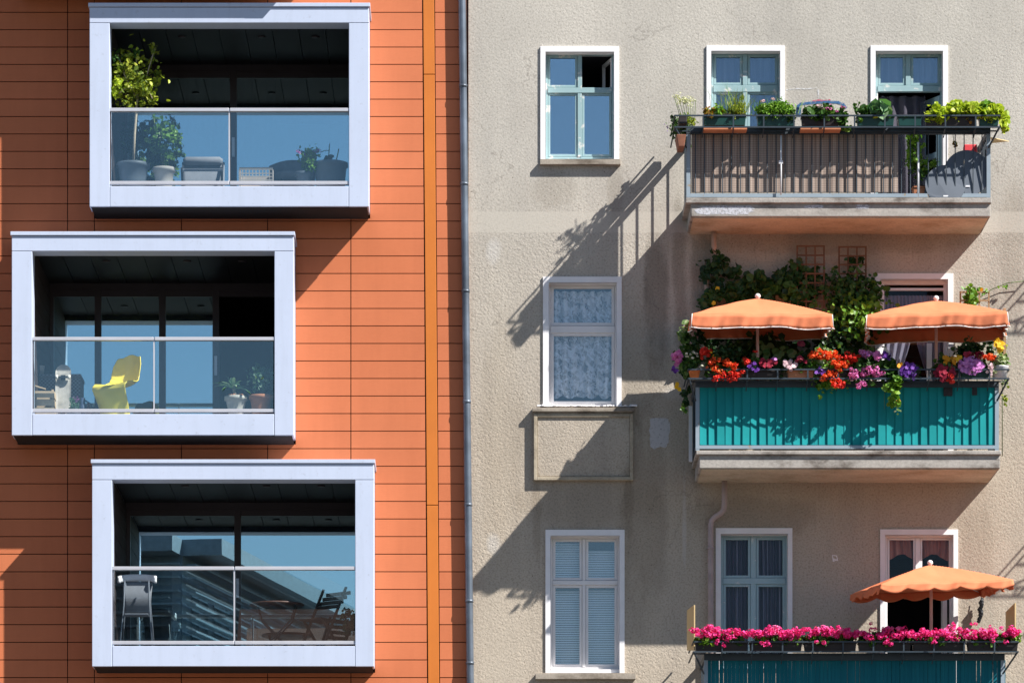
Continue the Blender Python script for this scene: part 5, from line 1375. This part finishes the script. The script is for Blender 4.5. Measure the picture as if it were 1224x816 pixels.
def crate():
    t = .40; d = LD - t; c = at(1, 50, t); root = thing('wooden_crate', 'pale slatted wooden crate in the left corner of the middle loggia', 'crate', c)
    x0, x1 = X(36, d), X(64, d); za = c[2]; zt = Z(466, d); y0, y1 = -d, -d + .26
    def fn(b):
        n = 4; h = (zt - za) / n
        for k in range(n):
            z0 = za + k * h + .012; z1 = za + (k + 1) * h - .012
            b.box(x0, x1, y0, y0 + .01, z0, z1); b.box(x0, x1, y1 - .01, y1, z0, z1)
            b.box(x0 - .01, x0, y0 + .001, y1 - .001, z0, z1); b.box(x1, x1 + .01, y0 + .001, y1 - .001, z0, z1)
        for xx in (x0 + .001, x1 - .026):
            for yy in (y0 + .0105, y1 - .0355): b.box(xx, xx + .025, yy, yy + .025, za, zt + .01)
    part('body', root, 'crate', fn)
    q = thing('loose_plank', 'small plank lying slanted on top of the pale crate', 'plank', (X(48, d), y0 + .05, zt + .01))
    part('board', q, 'crate', lambda b: b.bar((X(37, d), y0 + .06, zt + .075), (X(54, d), y0 + .06, zt + .022), .05, .016))
crate()
potted(1, 'small pot of grey green lavender at the foot of the skateboard', 88, .36, .05, .07, .14, 'pot_grey',
    [(88, 482, 7, 9, 200, .035, 'lf_blue', .25)], (), [(90, 477, 5, 5, 8, .012, 'pt_lilac')])
def jug():
    c = at(1, 99, .55); root = thing('watering_can', 'navy watering can between the wicker chest and the yellow chair', 'watering can', c)
    part('body', root, 'navy', lambda b: b.lathe(c, [(.055, 0), (.06, .05), (.06, .22), (.03, .27), (.03, .34), (.026, .34)], 20))
    part('handle', root, 'navy', lambda b: b.tube([(c[0] + .055, c[1], c[2] + .06), (c[0] + .11, c[1], c[2] + .10), (c[0] + .11, c[1], c[2] + .26), (c[0] + .03, c[1], c[2] + .31)], .01, 8))
    part('spout', root, 'navy', lambda b: b.tube([(c[0] - .05, c[1], c[2] + .08), (c[0] - .09, c[1], c[2] + .2), (c[0] - .12, c[1], c[2] + .30)], [.016, .012, .01], 8))
    c2 = at(1, 105.5, .5); r2 = thing('bottle', 'short maroon bottle right of the navy can', 'bottle', c2)
    part('body', r2, 'maroon', lambda b: b.lathe(c2, [(.04, 0), (.042, .14), (.018, .2), (.016, .27), (.012, .27)], 18))
jug()
def agave():
    c = at(1, 282, .23); root = thing('potted_plant', 'rosette of long bluish leaves in a cream pot, right in the middle loggia', 'potted plant', c)
    pot(root, c, .085, .125, .30, 'pot_cream')
    part('stone', root, 'clay', lambda b: [b.lathe((c[0] + dx, c[1] - .07 + abs(dx) * .3, c[2] + .295), [(.015, 0), (.03, .015), (.02, .03), (.004, .034)], 10) for dx in (-.07, -.02, .035, .08)])
    mb = MB(); mb.tube([(c[0], c[1], c[2] + .28), (c[0] - .03, c[1], c[2] + .42)], .018, 8); mb.build('stem', 'bark_pale', root)
    mb = MB(); b0 = Vector((c[0] - .03, c[1], c[2] + .40))
    for k in range(26):
        a = k * 2.4; el = math.radians(RND.uniform(5, 75)); ln = RND.uniform(.26, .38)
        h_ = Vector((math.cos(a), math.sin(a), 0)); u = h_.cross(Vector((0, 0, 1))) * .022
        p = [b0 + h_ * ln * s * math.cos(el) + Vector((0, 0, ln * s * math.sin(el) - .16 * s * s)) for s in (0, .35, .7, 1)]
        w3 = (.6, 1, .8, .05)
        vs = []
        for q, ww in zip(p, w3): vs += [tuple(q - u * ww), tuple(q + u * ww)]
        mb.add(vs, [(0, 1, 3, 2), (2, 3, 5, 4), (4, 5, 7, 6)])
    mb.build('foliage', 'lf_blue', root)
agave()
potted(1, 'leafy herb in a terracotta pot beside the rosette plant', 312, .22, .10, .135, .31, 'clay',
    [(312, 456, 14, 13, 380, .045, 'lf_blue', .4), (308, 443, 6, 8, 90, .045, 'lf_mid', .4)], [(((312, 470, 0), (311, 455, 0), (307, 438, 0)), .006)])
# lower loggia
def high_chair():
    t = .55; d = LD - t; c = at(2, 164, t); root = thing('high_chair', 'white and grey child high chair in the lower loggia', 'high chair', c)
    zt = Z(684, d); hw = .23
    part('backrest', root, 'white_metal', lambda b: b.sheet(lambda u, v: (c[0] + hw * math.sin((u - .5) * PI * .95), c[1] + .16 - .20 * (1 - math.cos((u - .5) * PI * .95)), zt - .085 * v - .05 * (2 * u - 1) ** 2), 24, 3), solid=.035)
    part('seat_cover', root, 'grey_sling', lambda b: b.sheet(lambda u, v: (c[0] + hw * .82 * (u * 2 - 1) * (1 - .15 * v), c[1] + .13 - .10 * math.sin(v * PI), zt - .10 - .42 * v), 10, 8), solid=.012)
    part('tray', root, 'grey_table', lambda b: b.box(c[0] - .15, c[0] + .15, c[1] - .16, c[1] + .06, zt - .55, zt - .53), bevel=.008)
    for sx in (-1, 1):
        for sy in (-1, 1):
            part('leg', root, 'grey_table', lambda b: b.tube([(c[0] + sx * .15, c[1] + sy * .08, zt - .12), (c[0] + sx * .16, c[1] + sy * .10, zt - .42), (c[0] + sx * .21, c[1] + sy * .20, c[2])], .010, 8))
high_chair()
def bistro():
    t = .80; d = LD - t; c = at(2, 331, t); root = thing('bistro_table', 'round brown folding table with crossed legs in the lower loggia', 'table', c)
    zt = Z(722, d)
    part('table_top', root, 'bistro', lambda b: b.lathe((c[0], c[1], zt), [(.335, -.02), (.345, -.012), (.345, .0), (.335, .006)], 40))
    for sy in (-.14, .14):
        for sx in (-1, 1):
            part('leg', root, 'metal_dark', lambda b: b.tube([(c[0] - sx * .24, c[1] + sy + .012 * sx, zt - .02), (c[0] - sx * .19, c[1] + sy + .012 * sx, zt - .2), (c[0] + sx * .25, c[1] + sy + .012 * sx, c[2])], .011, 8))
    part('crossbar', root, 'metal_dark', lambda b: (b.tube([(c[0] - .2, c[1] - .15, c[2] + .1), (c[0] - .2, c[1] + .15, c[2] + .1)], .009, 8), b.tube([(c[0] + .2, c[1] - .15, c[2] + .1), (c[0] + .2, c[1] + .15, c[2] + .1)], .009, 8)))
    k = thing('ashtray', 'small dark dish on the round folding table', 'dish', (c[0] + .0, c[1] - .1, zt + .006))
    part('body', k, 'metal_dark', lambda b: b.lathe(tuple(k.location), [(.05, 0), (.06, .035), (.055, .035), (.045, .01)], 20))
bistro()
def fold_chair():
    t = .72; d = LD - t; c = at(2, 385, t); root = thing('folding_chair', 'dark slatted folding chair facing the round table in the lower loggia', 'chair', c)
    w_ = .19; yaw = math.radians(50)
    def W(x, y, z):           # x forward (left), y across
        f = Vector((-math.cos(yaw), -math.sin(yaw), 0)); s = Vector((math.sin(yaw), -math.cos(yaw), 0))
        return tuple(Vector(c) + f * x + s * y + Vector((0, 0, z)))
    for sy in (-1, 1):
        part('leg', root, 'dark_wood', lambda b: b.bar(W(.24, sy * w_, 0), W(-.24, sy * w_, .88), .03, .022))
        part('leg', root, 'dark_wood', lambda b: b.bar(W(-.24, sy * (w_ - .03), 0), W(.17, sy * (w_ - .03), .45), .03, .022))
    part('backrest', root, 'dark_wood', lambda b: [b.bar(W(-.105 - .24 * k * .28, -w_ - .012, .63 + .062 * k), W(-.105 - .24 * k * .28, w_ + .012, .63 + .062 * k), .016, .045) for k in range(4)] and None)
    part('seat', root, 'dark_wood', lambda b: [b.bar(W(-.17 + .062 * k, -w_ + .01, .452), W(-.17 + .062 * k, w_ - .01, .452), .048, .016) for k in range(7)] and None)
fold_chair()
potted(2, 'dark bushy plant in a small terracotta pot, right corner of the lower loggia', 413, .40, .06, .085, .13, 'clay',
    [(414, 742, 10, 15, 300, .045, 'lf_dark', .35)], [(((413, 765, 0), (413, 750, 0), (414, 738, 0)), .006)])

# ------------------------------------------------------------------ across the street (seen only as reflections in the glass)
def office():
    root = thing('office_building', 'grey office building with horizontal sunshades, seen only reflected in the lower loggia glass', 'building', (-24, -100, GZ))
    H = 19.6
    A = Vector((-9.0, -79, 0)); B = Vector((-4.2, -101, 0)); C_ = Vector((-44, -110, 0)); E = Vector((-48, -86, 0))
    def wl(b):
        r = [A, E, C_, B]
        b.hull([(p.x, p.y, GZ) for p in r], [(p.x, p.y, H) for p in r])
    part('wall', root, simple('office facade', (0.17, 0.225, 0.275), 0.6), wl)
    def fins(b):
        z = 1.0
        while z < H - .3:
            for p, q in ((A, B), (E, A)):
                t = (q - p).normalized(); n = Vector((t.y, -t.x, 0)); n = n if n.dot(p - Vector((-26, -95, 0))) > 0 else -n
                b.bar(tuple(p + n * .3 + Vector((0, 0, z))), tuple(q + n * .3 + Vector((0, 0, z))), .3, .06)
            z += .42
        for p, q in ((A, B), (E, A)):
            t = (q - p).normalized(); n = Vector((t.y, -t.x, 0)); n = n if n.dot(p - Vector((-26, -95, 0))) > 0 else -n
            b.bar(tuple(p + n * .5 + Vector((0, 0, H))), tuple(q + n * .5 + Vector((0, 0, H))), 1.6, .5)
    part('sunshade', root, simple('pale sunshades', (0.19, 0.25, 0.30), 0.5), fins)
    def win(b):
        for p, q in ((A, B), (E, A)):
            t = (q - p).normalized(); n = Vector((t.y, -t.x, 0)); n = n if n.dot(p - Vector((-26, -95, 0))) > 0 else -n
            L_ = (q - p).length; k = 1.0
            while k < L_ - 1.5:
                for fl_ in range(5):
                    z0 = 1.8 + fl_ * 3.6
                    a = p + t * k + n * .03; e = p + t * (k + 1.9) + n * .03
                    b.quad((a.x, a.y, z0), (e.x, e.y, z0), (e.x, e.y, z0 + 2.1), (a.x, a.y, z0 + 2.1))
                k += 2.6
    part('window', root, simple('office glass', (0.08, 0.11, 0.14), 0.1), win)
office()
def house():
    root = thing('gabled_house', 'house with a red tiled gable roof, seen only reflected in the lower loggia glass', 'building', (-2.5, -78, GZ))
    part('wall', root, simple('house render', (0.15, 0.16, 0.17), 0.9), lambda b: b.box(-6.5, 1.5, -86, -74, GZ, 12.6))
    part('roof', root, simple('red tiles', (0.15, 0.06, 0.04), 0.8, 0.3, 2), lambda b: b.add([(-7, -87, 12.5), (2, -87, 12.5), (2, -73.5, 12.5), (-7, -73.5, 12.5), (-7, -80, 17.2), (2, -80, 17.2)],
        [(3, 2, 5, 4), (1, 0, 4, 5), (0, 3, 4), (2, 1, 5), (0, 1, 2, 3)]))
    part('dormer', root, simple('dormer render', (0.55, 0.55, 0.56), 0.8), lambda b: (b.box(-4.8, -3.2, -76.6, -74.6, 13.2, 15.0), b.box(-1.2, .4, -76.6, -74.6, 13.2, 15.0)))
house()

# ------------------------------------------------------------------ camera, light, sky
cam = bpy.data.cameras.new('camera'); co = bpy.data.objects.new('camera', cam); COL.objects.link(co)
cam.sensor_width = 36; cam.lens = S * D / 1224 * 36
cam.shift_x = (612 - VX) / 1224; cam.shift_y = (VY - 408) / 1224
cam.clip_end = 3000; cam.clip_start = 0.5
co.location = (0, -D, 0); co.rotation_euler = (PI / 2, 0, 0)
scene.camera = co
sl = bpy.data.lights.new('sun', 'SUN'); so = bpy.data.objects.new('sun', sl); COL.objects.link(so)
sl.energy = 5.0; sl.angle = math.radians(0.5); sl.color = (1.0, 0.955, 0.90)
so.rotation_euler = SUN.to_track_quat('-Z', 'Y').to_euler(); so.location = (20, -20, 40)
w = bpy.data.worlds.new('World'); scene.world = w; w.use_nodes = True
nt = w.node_tree; nt.nodes.clear()
sky = nt.nodes.new('ShaderNodeTexSky'); sky.sky_type = 'NISHITA'; sky.sun_disc = False
sky.sun_elevation = math.asin(-SUN.z); sky.sun_rotation = math.atan2(-SUN.x, -SUN.y)
sky.air_density = 1.0; sky.dust_density = 0.3; sky.ozone_density = 3.0
bg = nt.nodes.new('ShaderNodeBackground'); bg.inputs[1].default_value = 0.055
out = nt.nodes.new('ShaderNodeOutputWorld')
nt.links.new(sky.outputs[0], bg.inputs[0]); nt.links.new(bg.outputs[0], out.inputs[0])
scene.view_settings.view_transform = 'Standard'; scene.view_settings.look = 'None'
scene.view_settings.exposure = 0.94; scene.view_settings.gamma = 1.0; scene.view_settings.use_curve_mapping = False
cy = scene.cycles
cy.max_bounces = 8; cy.transparent_max_bounces = 24; cy.diffuse_bounces = 3; cy.glossy_bounces = 4
cy.use_denoising = True
cy.caustics_reflective = False; cy.caustics_refractive = False
